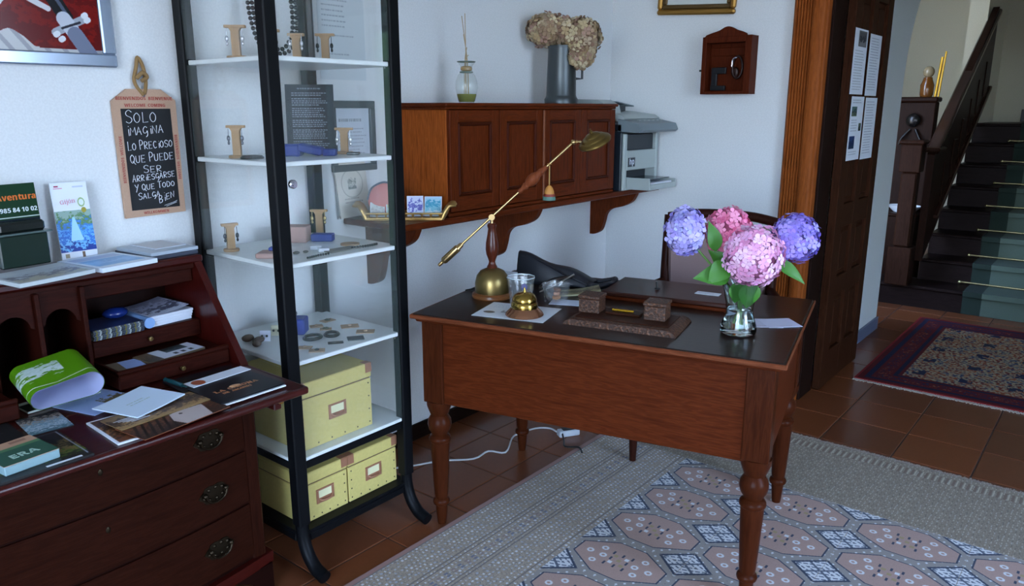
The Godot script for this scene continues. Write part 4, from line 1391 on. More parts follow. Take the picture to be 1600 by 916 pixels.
func showcase():
	var iron := mat("black_steel", Color(0.04, 0.045, 0.055), 0.45)
	iron.metallic_specular = 0.25
	var white := mat("white_shelf", Color(0.86, 0.88, 0.87), 0.3)
	var pane := glass("showcase_glass", Color(0.80, 0.90, 0.87), 0.025)
	pane.metallic_specular = 0.36
	var s := thing("showcase", "tall black steel and glass showcase with white shelves", "showcase")
	for p in [[SX0, SZ1], [SX1, SZ1]]:
		var g := G.new()
		g.box(Vector3(p[0], 1.085, p[1]), Vector3(0.042, 1.83, 0.042), 0.004)
		part("post", g, iron, s)
		g = G.new()
		g.tube(curve([Vector3(p[0], 0.19, p[1]), Vector3(p[0], 0.13, p[1] + 0.003), Vector3(p[0], 0.075, p[1] + 0.022), Vector3(p[0], 0.037, p[1] + 0.058), Vector3(p[0], 0.022, p[1] + 0.105)], 6), 0.021, 14)
		part("curved_foot", g, iron, s)
	for p in [[SX0, SZ0], [SX1, SZ0]]:
		part("post", bx(Vector3(0.042, 1.98, 0.042), 0.004, Vector3(p[0], 1.01, p[1])), iron, s)
	for y in [0.355, 0.105, 1.98]:
		for z in [SZ0, SZ1]:
			part("rail", span(Vector3(SX0 + 0.021, y, z - 0.012), Vector3(SX1 - 0.021, y + 0.026, z + 0.012), 0.003), iron, s)
		for x in [SX0, SX1]:
			part("rail", span(Vector3(x - 0.012, y, SZ0 + 0.021), Vector3(x + 0.012, y + 0.026, SZ1 - 0.021), 0.003), iron, s)
	for y in SHELVES:
		part("shelf", span(Vector3(SX0 - 0.006, y - 0.014, SZ0 - 0.005), Vector3(SX1 + 0.004, y, SZ1 + 0.006), 0.002), white, s)
	for y in [0.381, 0.131]:
		part("shelf", span(Vector3(SX0 - 0.01, y, SZ0), Vector3(SX1 + 0.01, y + 0.012, SZ1 + 0.010), 0.002), white if y > 0.3 else iron, s)
	var edges := [1.98, 1.602, 1.585, 1.31, 1.292, 1.012, 0.994, 0.71, 0.692, 0.395]
	for k in range(0, 10, 2):
		var hi: float = edges[k]
		var lo: float = edges[k + 1]
		part("pane", span(Vector3(SX0 - 0.014, lo, SZ0 + 0.022), Vector3(SX0 - 0.010, hi, SZ1 - 0.022)), pane, s)
		part("pane", span(Vector3(SX0 + 0.022, lo, SZ1 + 0.010), Vector3(SX1 - 0.022, hi, SZ1 + 0.014)), pane, s)
	part("pane", span(Vector3(SX1 + 0.012, 0.395, SZ0 + 0.022), Vector3(SX1 + 0.016, 1.98, SZ1 - 0.022)), pane, s)
	var g := G.new()
	g.lathe(Vector3(1.328, 1.245, SZ1 + 0.0145), lp([0, 0, 0.013, 0, 0.013, 0.008, 0.010, 0.011, 0.006, 0.011, 0.006, 0.014, 0, 0.014]), 20, Basis(Vector3.RIGHT, PI / 2))
	part("lock", g, mat("chrome", Color(0.75, 0.75, 0.78), 0.12, 1.0), s)
	for y in SHELVES:
		g = G.new()
		g.tube([Vector3(SX1 - 0.018, y - 0.018, SZ1 + 0.002), Vector3(SX1 - 0.032, y - 0.018, SZ1 + 0.002)], 0.004, 8)
		part("shelf_pin", g, mat("chrome", Color(0.75, 0.75, 0.78), 0.12, 1.0), s)
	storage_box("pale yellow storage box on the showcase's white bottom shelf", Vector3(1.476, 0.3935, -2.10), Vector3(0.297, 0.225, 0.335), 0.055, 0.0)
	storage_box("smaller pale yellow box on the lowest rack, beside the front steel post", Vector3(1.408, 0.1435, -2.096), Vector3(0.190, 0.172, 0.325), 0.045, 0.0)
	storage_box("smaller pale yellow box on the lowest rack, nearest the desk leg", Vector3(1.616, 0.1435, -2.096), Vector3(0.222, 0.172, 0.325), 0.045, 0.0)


func storage_box(label: String, at: Vector3, size: Vector3, lid: float, turn: float):
	var yel := rough_paint("yellow_card", Color(0.79, 0.72, 0.42), 5.0, 0.05, 0.7)
	var cop := mat("copper_fitting", Color(0.66, 0.46, 0.35), 0.4, 0.35)
	var b := thing("storage_box", label, "box", at, turn, "pale yellow storage boxes")
	var w := size.x - 0.004
	var d := size.z - 0.004
	var h := size.y - lid
	part("body", span(Vector3(-w / 2, 0, -d / 2), Vector3(w / 2, h, d / 2), 0.002), yel, b)
	part("lid", span(Vector3(-size.x / 2, h + 0.005, -size.z / 2), Vector3(size.x / 2, size.y, size.z / 2), 0.003), yel, b)
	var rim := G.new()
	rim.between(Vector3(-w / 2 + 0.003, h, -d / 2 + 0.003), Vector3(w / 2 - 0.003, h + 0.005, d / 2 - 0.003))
	part("lid_gap", rim, mat("lid_shade_line", Color(0.42, 0.34, 0.22), 0.8), b)  # dark strip, paints the shadow line below the lid
	# label holder
	var y := h * 0.60
	var z := d / 2
	var g := G.new()
	g.between(Vector3(-0.036, y - 0.026, z), Vector3(0.036, y - 0.008, z + 0.003), 0.001)
	g.between(Vector3(-0.036, y + 0.018, z), Vector3(0.036, y + 0.025, z + 0.003), 0.001)
	g.between(Vector3(-0.036, y - 0.008, z), Vector3(-0.026, y + 0.018, z + 0.003), 0.001)
	g.between(Vector3(0.026, y - 0.008, z), Vector3(0.036, y + 0.018, z + 0.003), 0.001)
	g.tube(curve([Vector3(-0.026, y - 0.010, z + 0.003), Vector3(-0.016, y - 0.016, z + 0.010), Vector3(0.016, y - 0.016, z + 0.010), Vector3(0.026, y - 0.010, z + 0.003)], 4), 0.004, 8)
	part("label_holder", g, cop, b)
	part("label_card", span(Vector3(-0.026, y - 0.008, z), Vector3(0.026, y + 0.018, z + 0.0012)), mat("label_cream", Color(0.85, 0.83, 0.66), 0.6), b)
	for sx in [-1.0, 1.0]:
		for sz in [-1.0, 1.0]:
			g = G.new()
			var c := Vector3(size.x / 2 * sx, size.y, size.z / 2 * sz)
			g.box(c + Vector3(-0.013 * sx, -0.016, 0.0007 * sz), Vector3(0.026, 0.032, 0.0018), 0.0005)
			g.box(c + Vector3(0.0007 * sx, -0.016, -0.013 * sz), Vector3(0.0018, 0.032, 0.026), 0.0005)
			g.box(c + Vector3(-0.013 * sx, 0.0007, -0.013 * sz), Vector3(0.026, 0.0018, 0.026), 0.0005)
			part("corner_protector", g, cop, b)
	for k in 4:
		for q in [[-w / 2 + 0.012, 0.015 + k * (h - 0.03) / 3], [w / 2 - 0.012, 0.015 + k * (h - 0.03) / 3], [-w / 2 + 0.012 + (k + 1) * (w - 0.024) / 5, 0.012]]:
			g = G.new()
			g.ball(Vector3(q[0], q[1], z), Vector3(0.0028, 0.0028, 0.0015), 8, 4)
			part("rivet", g, mat("rivet_dark", Color(0.20, 0.17, 0.12), 0.4, 0.5), b)


func jewel_stand(label: String, at: Vector3, turn: float, h: float, wide: float, gems: Color, base := true) -> Node3D:
	var lw := rough_paint("light_wood", Color(0.69, 0.55, 0.39), 10.0, 0.05, 0.7)
	var t := thing("jewellery_stand", label, "stand", at, turn, "wooden jewellery stands")
	var p := pv([-0.012, 0, 0.012, 0, 0.012, h * 0.80, 0.018, h * 0.90, -0.018, h * 0.90, -0.012, h * 0.80])
	var g := G.new()
	g.prism(p, 0.014, Transform3D(Basis(), Vector3(0, 0.008 if base else 0.0, -0.007)))
	part("upright", g, lw, t)
	part("crossbar", bx(Vector3(wide, 0.008, 0.016), 0.001, Vector3(0, h * 0.90 + (0.012 if base else 0.004), 0)), lw, t)
	if base:
		g = G.new()
		g.lathe(Vector3.ZERO, lp([0, 0, wide * 0.46, 0, wide * 0.48, 0.004, wide * 0.46, 0.008, 0, 0.008]), 20)
		part("foot", g, lw, t)
	var m := mat("gem_%s" % gems.to_html(), gems, 0.15, 0.6)
	for s in [-1.0, 1.0]:
		g = G.new()
		var y := h * 0.90
		g.tube([Vector3(wide * 0.36 * s, y + 0.006, 0.009), Vector3(wide * 0.37 * s, y - 0.016, 0.010)], 0.0010, 6)
		g.ball(Vector3(wide * 0.37 * s, y - 0.023, 0.010), Vector3(0.0055, 0.009, 0.004), 10, 6)
		g.ball(Vector3(wide * 0.37 * s, y - 0.037, 0.010), Vector3(0.004, 0.006, 0.003), 10, 6)
		part("earring", g, m, t)
	return t


func bead_string(pts: Array, r: float, step: float, closed := false) -> G:
	var g := G.new()
	var c := curve(pts, 10, closed)
	var left := 0.0
	for k in c.size() - 1:
		var a: Vector3 = c[k]
		var b: Vector3 = c[k + 1]
		var l := a.distance_to(b)
		while left < l:
			g.ball(a.lerp(b, left / l), Vector3.ONE * r, 7, 5)
			left += step
		left -= l
	return g


func ring(r: float, y: float, n := 10) -> Array:
	var p := []
	for k in n:
		p.append(Vector3(cos(TAU * k / n) * r, y, sin(TAU * k / n) * r * 0.9))
	return p


func small(called: String, label: String, cat: String, g, m: Material, at: Vector3, turn := 0.0, group := "") -> MeshInstance3D:
	var o := part(called, g, m, self, at, Basis(Vector3.UP, turn))
	tag(o, label, cat, group)
	return o


func showcase_goods():
	var silver := Color(0.78, 0.78, 0.80)
	var onyx := Color(0.08, 0.08, 0.10)
	var black := mat("bead_black", Color(0.04, 0.045, 0.055), 0.2)
	var blue := mat("blue_box", Color(0.09, 0.18, 0.52), 0.6)
	var rose := rough_paint("rose_board", Color(0.70, 0.56, 0.52), 8.0, 0.05, 0.8)
	var clayt := rough_paint("natural_card", Color(0.66, 0.55, 0.43), 8.0, 0.05, 0.8)
	var s: float = SHELVES[0]
	# top shelf
	jewel_stand("wooden stand with long silver earrings alone at the top shelf's wall side", Vector3(1.335, s, -2.13), TO_ROOM, 0.088, 0.062, silver)
	jewel_stand("wooden stand half hidden behind the front post on the top shelf", Vector3(1.475, s, -2.165), TO_ROOM, 0.088, 0.062, onyx)
	jewel_stand("wooden stand beside the black bead necklace on the top shelf", Vector3(1.515, s, -2.085), TO_ROOM, 0.082, 0.05, silver, false)
	jewel_stand("wooden stand with dark drop earrings nearest the desk on the top shelf", Vector3(1.652, s, -2.12), TO_ROOM, 0.085, 0.062, onyx)
	var nk := thing("necklace_display", "black bead necklace hanging from a dark stand on the top shelf", "necklace", Vector3(1.575, s, -2.20), TO_ROOM)
	part("base", span(Vector3(0.0, 0, -0.045), Vector3(0.074, 0.012, 0.02), 0.004), mat("stand_black", Color(0.06, 0.06, 0.07), 0.4), nk)
	part("upright", span(Vector3(0.052, 0.012, -0.03), Vector3(0.072, 0.33, -0.015), 0.003), mat("stand_black", Color(0.06, 0.06, 0.07), 0.4), nk)
	part("arm", span(Vector3(-0.12, 0.315, -0.03), Vector3(0.08, 0.33, -0.015), 0.003), mat("stand_black", Color(0.06, 0.06, 0.07), 0.4), nk)
	for k in 2:
		var r := 0.0 if k == 0 else 0.013
		part("bead_strand", bead_string([Vector3(-0.115 - r, 0.312, 0.0), Vector3(-0.112 - r, 0.16, 0.002), Vector3(-0.082 - r, 0.066 - r, 0.004), Vector3(-0.035, 0.042 - r, 0.004), Vector3(-0.005 + r, 0.062 - r, 0.004), Vector3(0.012 + r, 0.11, 0.004), Vector3(0.010 + r, 0.2, 0.002), Vector3(-0.012 + r * 0.5, 0.31, 0.0)], 0.0075, 0.0158), black, nk)
	small("bracelet", "flat black bracelet lying near the text sheet on the top shelf", "bracelet", bx(Vector3(0.05, 0.006, 0.014), 0.002, Vector3(0, 0.003, 0)), black, Vector3(1.685, s, -2.07), TO_ROOM)
	# second shelf
	s = SHELVES[1]
	jewel_stand("wooden stand with grey earrings at the second shelf's wall side", Vector3(1.335, s, -2.17), TO_ROOM, 0.092, 0.056, Color(0.45, 0.46, 0.5))
	jewel_stand("wooden stand with pearl earrings on the second shelf before the framed page", Vector3(1.682, s, -2.085), TO_ROOM, 0.078, 0.06, Color(0.85, 0.85, 0.85))
	small("necklace", "dark cord necklace coiled round the stand on the second shelf", "necklace", cord_loop(0.034, 0.03), black, Vector3(1.34, s + 0.0032, -2.10), 0.3)
	var pq := thing("text_plaque", "dark slate plaque with rows of grey text leaning on the second shelf", "plaque", Vector3(1.632, s + 0.001, -2.195), -0.75)
	var im := blank(256, 352, Color(0.13, 0.145, 0.17))
	lines(im, 0.25, 0.05, 0.6, 1, 0.05, 0.02, Color(0.45, 0.47, 0.5), 3)
	var r2 := RandomNumberGenerator.new()
	r2.seed = 17
	var y := 0.12
	for p in [2, 4, 5, 4, 5, 4]:
		for k in p:
			lines(im, 0.13, y, 0.76, 1, 0.03, 0.014, Color(0.52, 0.54, 0.58), r2.randi())
			y += 0.030
		y += 0.022
	part("board", card(0.158, 0.225, 0.008), paper("plaque_text", im, 0.5), pq, Vector3(0, 0.113, -0.01), Basis(Vector3.RIGHT, PI / 2 - 0.10))
	var g := G.new()
	g.box(Vector3(0, 0.019, 0), Vector3(0.085, 0.038, 0.06), 0.006)
	g.box(Vector3(0.072, 0.0215, 0.0), Vector3(0.075, 0.026, 0.055), 0.005, Basis(Vector3(0, 0, 1), -0.2))
	small("gift_box", "blue box with open lid before the slate plaque", "box", g, blue, Vector3(1.488, s, -2.125), TO_ROOM)
	small("gift_box", "small blue box with silver clasp before the slate plaque, nearer the desk", "box", bx(Vector3(0.042, 0.022, 0.035), 0.003, Vector3(0, 0.011, 0)), blue, Vector3(1.585, s, -2.04), TO_ROOM)
	g = G.new()
	g.box(Vector3(0, 0.0045, 0), Vector3(0.04, 0.009, 0.03), 0.002)
	small("bracelet", "small black bracelet box at the second shelf's desk end", "bracelet", g, black, Vector3(1.665, s, -2.02), TO_ROOM)
	small("name_tag", "white jewellery tag beside the blue boxes on the second shelf", "tag", bx(Vector3(0.032, 0.010, 0.022), 0.001, Vector3(0, 0.005, 0)), mat("tag_white", Color(0.85, 0.87, 0.9), 0.5), Vector3(1.335, s, -1.985), 0.4)
	# third shelf
	s = SHELVES[2]
	jewel_stand("wooden stand with round foot at the third shelf's wall side", Vector3(1.325, s, -2.235), TO_ROOM + 0.6, 0.082, 0.052, Color(0.2, 0.2, 0.22))
	jewel_stand("wooden stand with hoop earrings standing on the rose block of the third shelf", Vector3(1.700, s, -2.27), TO_ROOM, 0.095, 0.062, Color(0.74, 0.66, 0.45), false)
	small("display_block", "rose coloured display block on the third shelf", "block", bx(Vector3(0.11, 0.055, 0.07), 0.003, Vector3(0, 0.0275, 0)), rose, Vector3(1.560, s, -2.235), TO_ROOM)
	small("display_block", "low rose block near the front post on the third shelf", "block", bx(Vector3(0.09, 0.016, 0.07), 0.003, Vector3(0, 0.008, 0)), rose, Vector3(1.352, s, -2.045), TO_ROOM)
	var pd := thing("trinket_figure", "small white and blue trinket on the low rose block", "trinket", Vector3(1.372, s + 0.0165, -2.055), TO_ROOM)
	g = G.new()
	g.ball(Vector3(0, 0.022, 0), Vector3(0.017, 0.013, 0.015), 12, 8)
	g.ball(Vector3(0.002, 0.043, 0.002), Vector3(0.014, 0.013, 0.013), 12, 8)
	part("body", g, mat("trinket_white", Color(0.88, 0.9, 0.93), 0.3), pd)
	g = G.new()
	g.ball(Vector3(0.008, 0.043, 0.012), Vector3(0.004, 0.005, 0.003), 8, 6)
	g.ball(Vector3(-0.008, 0.054, 0.0), Vector3(0.004, 0.004, 0.003), 8, 6)
	part("eye", g, black, pd)
	part("stand", bx(Vector3(0.045, 0.011, 0.03), 0.003, Vector3(0, 0.0055, 0)), blue, pd)
	small("gift_box", "open blue box on the third shelf behind the white tags", "box", bx(Vector3(0.075, 0.026, 0.04), 0.003, Vector3(0, 0.013, 0)), blue, Vector3(1.632, s, -2.165), TO_ROOM)
	for k in 2:
		small("name_tag", ["white jewellery tag leaning on another on the third shelf", "white jewellery tag lying flat before the blue box on the third shelf"][k], "tag", bx(Vector3(0.034, 0.012, 0.028), 0.002, Vector3(0, 0.006, 0)), mat("tag_white", Color(0.85, 0.87, 0.9), 0.5), Vector3(1.512 - k * 0.005, s, -2.045 + k * 0.045), TO_ROOM + 0.4 * k)
	g = G.new()
	g.lathe(Vector3.ZERO, lp([0, 0, 0.032, 0, 0.032, 0.005, 0, 0.005]), 20)
	small("coaster", "round natural wood coaster on the third shelf", "coaster", g, clayt, Vector3(1.640, s, -2.03))
	small("bracelet", "black bead bracelet stretched along the third shelf's front edge near the desk", "bracelet", bead_string([Vector3(-0.05, 0.0045, 0), Vector3(0, 0.0045, 0.004), Vector3(0.05, 0.0045, 0)], 0.0045, 0.010), black, Vector3(1.640, s, -1.955), -0.05)
	small("bracelet", "black bead bracelet stretched along the third shelf's front edge beside the tags", "bracelet", bead_string([Vector3(-0.045, 0.004, 0), Vector3(0, 0.004, -0.005), Vector3(0.045, 0.004, 0)], 0.004, 0.0095), black, Vector3(1.440, s, -1.935), 0.1)
	small("jewellery_tray", "flat grey jewellery tray at the middle of the third shelf", "tray", bx(Vector3(0.12, 0.004, 0.05), 0.001, Vector3(0, 0.002, 0)), mat("tray_grey", Color(0.46, 0.45, 0.42), 0.5), Vector3(1.56, s, -1.975), 0.0)
	g = G.new()
	g.ball(Vector3(0, 0.004, 0), Vector3(0.012, 0.005, 0.009), 10, 6)
	g.ball(Vector3(0.03, 0.004, 0.008), Vector3(0.010, 0.004, 0.008), 10, 6)
	small("brooch", "dark stone brooch between rose block and tags on the third shelf", "brooch", g, mat("stone_grey", Color(0.30, 0.28, 0.25), 0.4), Vector3(1.425, s, -2.03))
	# fourth shelf
	s = SHELVES[3]
	for k in 3:
		g = G.new()
		g.ball(Vector3.ZERO, [Vector3(0.022, 0.012, 0.016), Vector3(0.026, 0.010, 0.018), Vector3(0.018, 0.009, 0.015)][k], 10, 6)
		small("stone_pendant", ["brown oval stone pendant nearest the wall on the fourth shelf", "brown oval stone pendant nearest the studded cards on the fourth shelf", "small brown stone pendant nearest the front edge of the fourth shelf"][k], "pendant", g, rough_paint("stone_brown", Color(0.40, 0.33, 0.28), 20.0, 0.3, 0.7), [Vector3(1.338, s + 0.012, -2.205), Vector3(1.352, s + 0.010, -2.165), Vector3(1.326, s + 0.009, -2.135)][k], 0.5 * k, "stone pendants on the fourth shelf")
	for k in 2:
		var c := thing("earring_card", ["white card with two black studs leaning on the fourth shelf", "cream card with two black studs beside the front post on the fourth shelf"][k], "card", [Vector3(1.375, s, -2.165), Vector3(1.436, s, -2.19)][k], TO_ROOM)
		part("sheet", bx(Vector3(0.036, 0.036, 0.0016), 0.0004, Vector3(0, 0.017, 0)), mat("stud_card_%d" % k, [Color(0.86, 0.88, 0.94), Color(0.80, 0.78, 0.66)][k], 0.5), c, Vector3.ZERO, Basis(Vector3.RIGHT, -0.25))
		for e in [-1.0, 1.0]:
			g = G.new()
			g.ball(Vector3(0.008 * e, 0.018, 0.0015), Vector3.ONE * 0.0042, 8, 6)
			part("stud", g, black, c)
	small("gift_box", "tall blue box on the fourth shelf beneath a silver ring", "box", bx(Vector3(0.085, 0.055, 0.06), 0.004, Vector3(0, 0.0275, 0)), blue, Vector3(1.495, s, -2.17), TO_ROOM)
	g = G.new()
	g.tube(ring(0.011, 0.0, 12), 0.002, 6, true)
	small("finger_ring", "silver ring standing on the tall blue box", "ring", g, mat("silver_ring", Color(0.55, 0.56, 0.6), 0.2, 0.9), Vector3(1.498, s + 0.068, -2.17)).rotation.x = 1.3
	small("bracelet", "black leather bracelet, the loop nearer the front post on the fourth shelf", "bracelet", cord_loop(0.033, 0.028), black, Vector3(1.492, s + 0.0042, -2.065), 0.3)
	small("bracelet", "black leather bracelet, the loop nearer the desk on the fourth shelf", "bracelet", cord_loop(0.029, 0.024), black, Vector3(1.555, s + 0.0042, -2.045), 0.9)
	var spots := [[1.590, -2.175, 0.045, 0.4, "round pendant card behind the black bracelets"], [1.662, -2.205, 0.05, 0.9, "dark flower pendant card nearest the back post"], [1.588, -2.12, 0.04, 0.2, "small leaf pendant card just behind the black bracelets"], [1.665, -2.085, 0.062, 0.3, "wide natural card with a pale pendant at the pane"], [1.655, -1.99, 0.062, 0.1, "wide plain natural card at the fourth shelf's desk corner"], [1.412, -2.0, 0.045, 0.0, "natural card half hidden by the front post"], [1.418, -1.945, 0.05, 0.2, "natural card with a black round stone by the front edge"]]
	for k in spots.size():
		var a: Array = spots[k]
		var c := thing("pendant_card", a[4], "card", Vector3(a[0], s, a[1]), a[3] + TO_ROOM, "pendant cards on the fourth shelf")
		part("sheet", bx(Vector3(a[2], 0.003, a[2] * 0.7), 0.0008, Vector3(0, 0.0015, 0)), clayt, c)
		g = G.new()
		for j in (5 if k in [1, 2] else 1):
			var q := Vector3(cos(j * 1.26), 0, sin(j * 1.26)) * (0.007 if k in [1, 2] else 0.0)
			g.ball(q + Vector3(0, 0.005, 0), Vector3(0.008, 0.004, 0.006) * (0.7 if k in [1, 2] else 1.0), 8, 5)
		part("pendant", g, [clayt, mat("leaf_dark", Color(0.30, 0.32, 0.22), 0.4), mat("leaf_dark", Color(0.30, 0.32, 0.22), 0.4), mat("pendant_pale", Color(0.70, 0.60, 0.50), 0.5), clayt, clayt, black][k], c)
	small("pendant_card", "square charcoal card with a pale mark on the fourth shelf", "card", bx(Vector3(0.055, 0.003, 0.045), 0.0008, Vector3(0, 0.0015, 0)), mat("charcoal_card", Color(0.17, 0.19, 0.2), 0.5), Vector3(1.583, s, -1.955), TO_ROOM + 0.3, "pendant cards on the fourth shelf")
	small("pendant_card", "long black card on the fourth shelf's front edge", "card", bx(Vector3(0.05, 0.004, 0.02), 0.0008, Vector3(0, 0.002, 0)), black, Vector3(1.508, s, -1.965), TO_ROOM + 0.3, "pendant cards on the fourth shelf")


func cord_loop(rx: float, rz: float) -> G:
	var g := G.new()
	var p := []
	for k in 18:
		p.append(Vector3(cos(TAU * k / 18) * rx, 0, sin(TAU * k / 18) * rz))
	g.tube(p, 0.004, 8, true)
	var q := []
	for k in 18:
		q.append(Vector3(cos(TAU * k / 18) * rx * 0.9, 0.004, sin(TAU * k / 18) * rz * 0.9))
	g.tube(q, 0.003, 8, true)
	return g


# ---------------------------------------------------------------- wall cabinet
func wall_cabinet():
	var col := Color(0.42, 0.185, 0.08)
	var wx := wood("cabinet", col, 0, 0.35, 0.35)
	var wy := wood("cabinet", col, 1, 0.35, 0.35)
	var c := thing("wall_cabinet", "brown wooden wall cabinet with four panelled doors on curved brackets", "cabinet")
	var x0 := 2.150
	var x1 := 3.335
	var zf := -2.062
	part("side_panel", span(Vector3(x0, 1.06, BACK + 0.001), Vector3(x0 + 0.02, 1.452, zf), 0.002), wood("cabinet_lit_side", Color(0.76, 0.40, 0.16), 1, 0.35, 0.35), c)  # lighter, more orange wood with the window light put into its colour
	part("side_panel", span(Vector3(x1 - 0.02, 1.06, BACK + 0.001), Vector3(x1, 1.452, zf), 0.002), wy, c)
	part("back_panel", span(Vector3(x0 + 0.02, 1.06, BACK + 0.001), Vector3(x1 - 0.02, 1.452, BACK + 0.012)), wx, c)
	var g := span(Vector3(x0 - 0.012, 1.452, BACK + 0.001), Vector3(x1 + 0.012, 1.463, zf + 0.012), 0.003)
	g.between(Vector3(x0 - 0.02, 1.463, BACK + 0.001), Vector3(x1 + 0.02, 1.477, zf + 0.022), 0.004)
	part("top", g, wx, c)
	g = span(Vector3(1.885, 1.020, BACK + 0.001), Vector3(3.795, 1.045, -2.030), 0.005)
	g.between(Vector3(x0 - 0.006, 1.045, BACK + 0.001), Vector3(x1 + 0.006, 1.060, zf + 0.014), 0.004)
	part("bottom_shelf", g, wx, c)
	var xs := [x0, 2.445, 2.742, 3.038, x1]
	for k in 4:
		var a: float = xs[k] + 0.002
		var b: float = xs[k + 1] - 0.002
		var d := Node3D.new()
		d.name = "door"
		c.add_child(d, true)
		var s := 0.046
		part("stile", span(Vector3(a, 1.064, zf), Vector3(a + s, 1.45, zf + 0.018), 0.002), wy, d)
		part("stile", span(Vector3(b - s, 1.064, zf), Vector3(b, 1.45, zf + 0.018), 0.002), wy, d)
		part("rail", span(Vector3(a + s, 1.064, zf), Vector3(b - s, 1.064 + s + 0.012, zf + 0.0175), 0.002), wx, d)
		part("rail", span(Vector3(a + s, 1.45 - s, zf), Vector3(b - s, 1.45, zf + 0.0175), 0.002), wx, d)
		var lo := Vector3(a + s, 1.064 + s + 0.012, zf)
		var hi := Vector3(b - s, 1.45 - s, zf)
		g = G.new()
		for q in [[Vector3(lo.x, lo.y, 0), Vector3(lo.x + 0.014, hi.y, 0)], [Vector3(hi.x - 0.014, lo.y, 0), Vector3(hi.x, hi.y, 0)], [Vector3(lo.x, lo.y, 0), Vector3(hi.x, lo.y + 0.014, 0)], [Vector3(lo.x, hi.y - 0.014, 0), Vector3(hi.x, hi.y, 0)]]:
			g.between(q[0] + Vector3(0, 0, zf + 0.006), q[1] + Vector3(0, 0, zf + 0.021), 0.005)
		part("panel_moulding", g, wood("cabinet_moulding", Color(0.30, 0.125, 0.065), 1, 0.3, 0.4), d)
		part("panel", span(lo + Vector3(0.010, 0.010, 0.001), hi + Vector3(-0.010, -0.010, 0.010)), wy, d)
	part("centre_bead", span(Vector3(2.735, 1.064, zf + 0.018), Vector3(2.749, 1.45, zf + 0.026), 0.004), wood("cabinet_bead", Color(0.55, 0.32, 0.20), 1, 0.3, 0.5), c)
	# brackets: profile in z and y
	var prof := pv([0, 1.02, 0.0, 0.765, 0.02, 0.765])
	for p in curve([Vector2(0.035, 0.768), Vector2(0.070, 0.79), Vector2(0.088, 0.835), Vector2(0.102, 0.885), Vector2(0.135, 0.915), Vector2(0.205, 0.935), Vector2(0.262, 0.965), Vector2(0.288, 1.005)], 5):
		prof.append(p)
	prof.append(Vector2(0.29, 1.02))
	var bw := wood("bracket", Color(0.42, 0.20, 0.10), 1, 0.4, 0.25)
	for x in [2.025, 2.79, 3.655]:
		g = G.new()
		g.prism(prof, 0.03, Transform3D(Basis(Vector3(0, 0, 1), Vector3(0, 1, 0), Vector3(-1, 0, 0)), Vector3(x, 0, BACK + 0.001)))
		part("bracket", g, bw, c)


func flower_ball(g: G, at: Vector3, r: Vector3, n: int, petal: float, tones: Array, seed_: int, only := Vector3.ZERO):
	var q := RandomNumberGenerator.new()
	q.seed = seed_
	g.flat()
	for k in n:
		var y := 1.0 - 2.0 * (k + 0.5) / n
		var a := k * 2.39996 + q.randf_range(-0.15, 0.15)
		var rr := sqrt(1.0 - y * y)
		var d := Vector3(rr * cos(a), y, rr * sin(a))
		if only != Vector3.ZERO and d.dot(only) < -0.55:
			continue
		var p := at + d * r * q.randf_range(0.80, 1.04)
		var nrm := (d + Vector3(q.randf_range(-0.35, 0.35), q.randf_range(-0.35, 0.35), q.randf_range(-0.35, 0.35))).normalized()
		var t := nrm.cross(Vector3.UP if absf(nrm.y) < 0.9 else Vector3.RIGHT).normalized().rotated(nrm, q.randf() * TAU)
		var c: Color = tones[q.randi() % tones.size()]
		c = c.lerp(tones[q.randi() % tones.size()], q.randf() * 0.5)
		g.st.set_color(c)
		for j in 4:
			var u := t.rotated(nrm, j * PI / 2)
			var v := nrm.cross(u)
			var s := petal * q.randf_range(0.85, 1.15)
			var lift := q.randf_range(0.05, 0.4)
			var o := p + nrm * s * 0.05
			var m := p + u * s * 0.62 + nrm * s * lift * 0.5
			var e := p + u * s + nrm * s * (lift * 0.9 - 0.1)
			g.tri(o, m + v * s * 0.45, m - v * s * 0.45)
			g.tri(m + v * s * 0.45, e + v * s * 0.2, m - v * s * 0.45)
			g.tri(e + v * s * 0.2, e - v * s * 0.2, m - v * s * 0.45)
	g.st.set_color(Color.WHITE)


func petal_mat(key: String, soft := 0.25) -> StandardMaterial3D:
	var m := mat(key, Color.WHITE, 0.75)
	m.vertex_color_use_as_albedo = true
	if soft > 0:
		m.backlight_enabled = true
		m.backlight = Color(soft, soft, soft)
	return m


func leaf(g: G, base: Vector3, tip: Vector3, width: float, up: Vector3, droop := 0.15):
	g.smooth()
	var n := 8
	var axis := tip - base
	var side := axis.cross(up).normalized()
	var nrm := side.cross(axis).normalized()
	var rows := []
	for k in n + 1:
		var f := float(k) / n
		var w := width * 0.5 * sin(PI * pow(f, 0.75)) * (1.0 - 0.25 * f)
		var c := base + axis * f + nrm * (sin(PI * f) * axis.length() * droop)
		rows.append([c - side * w + nrm * w * 0.35, c, c + side * w + nrm * w * 0.35])
	for k in n:
		for j in 2:
			g.quad(rows[k][j], rows[k][j + 1], rows[k + 1][j + 1], rows[k + 1][j])


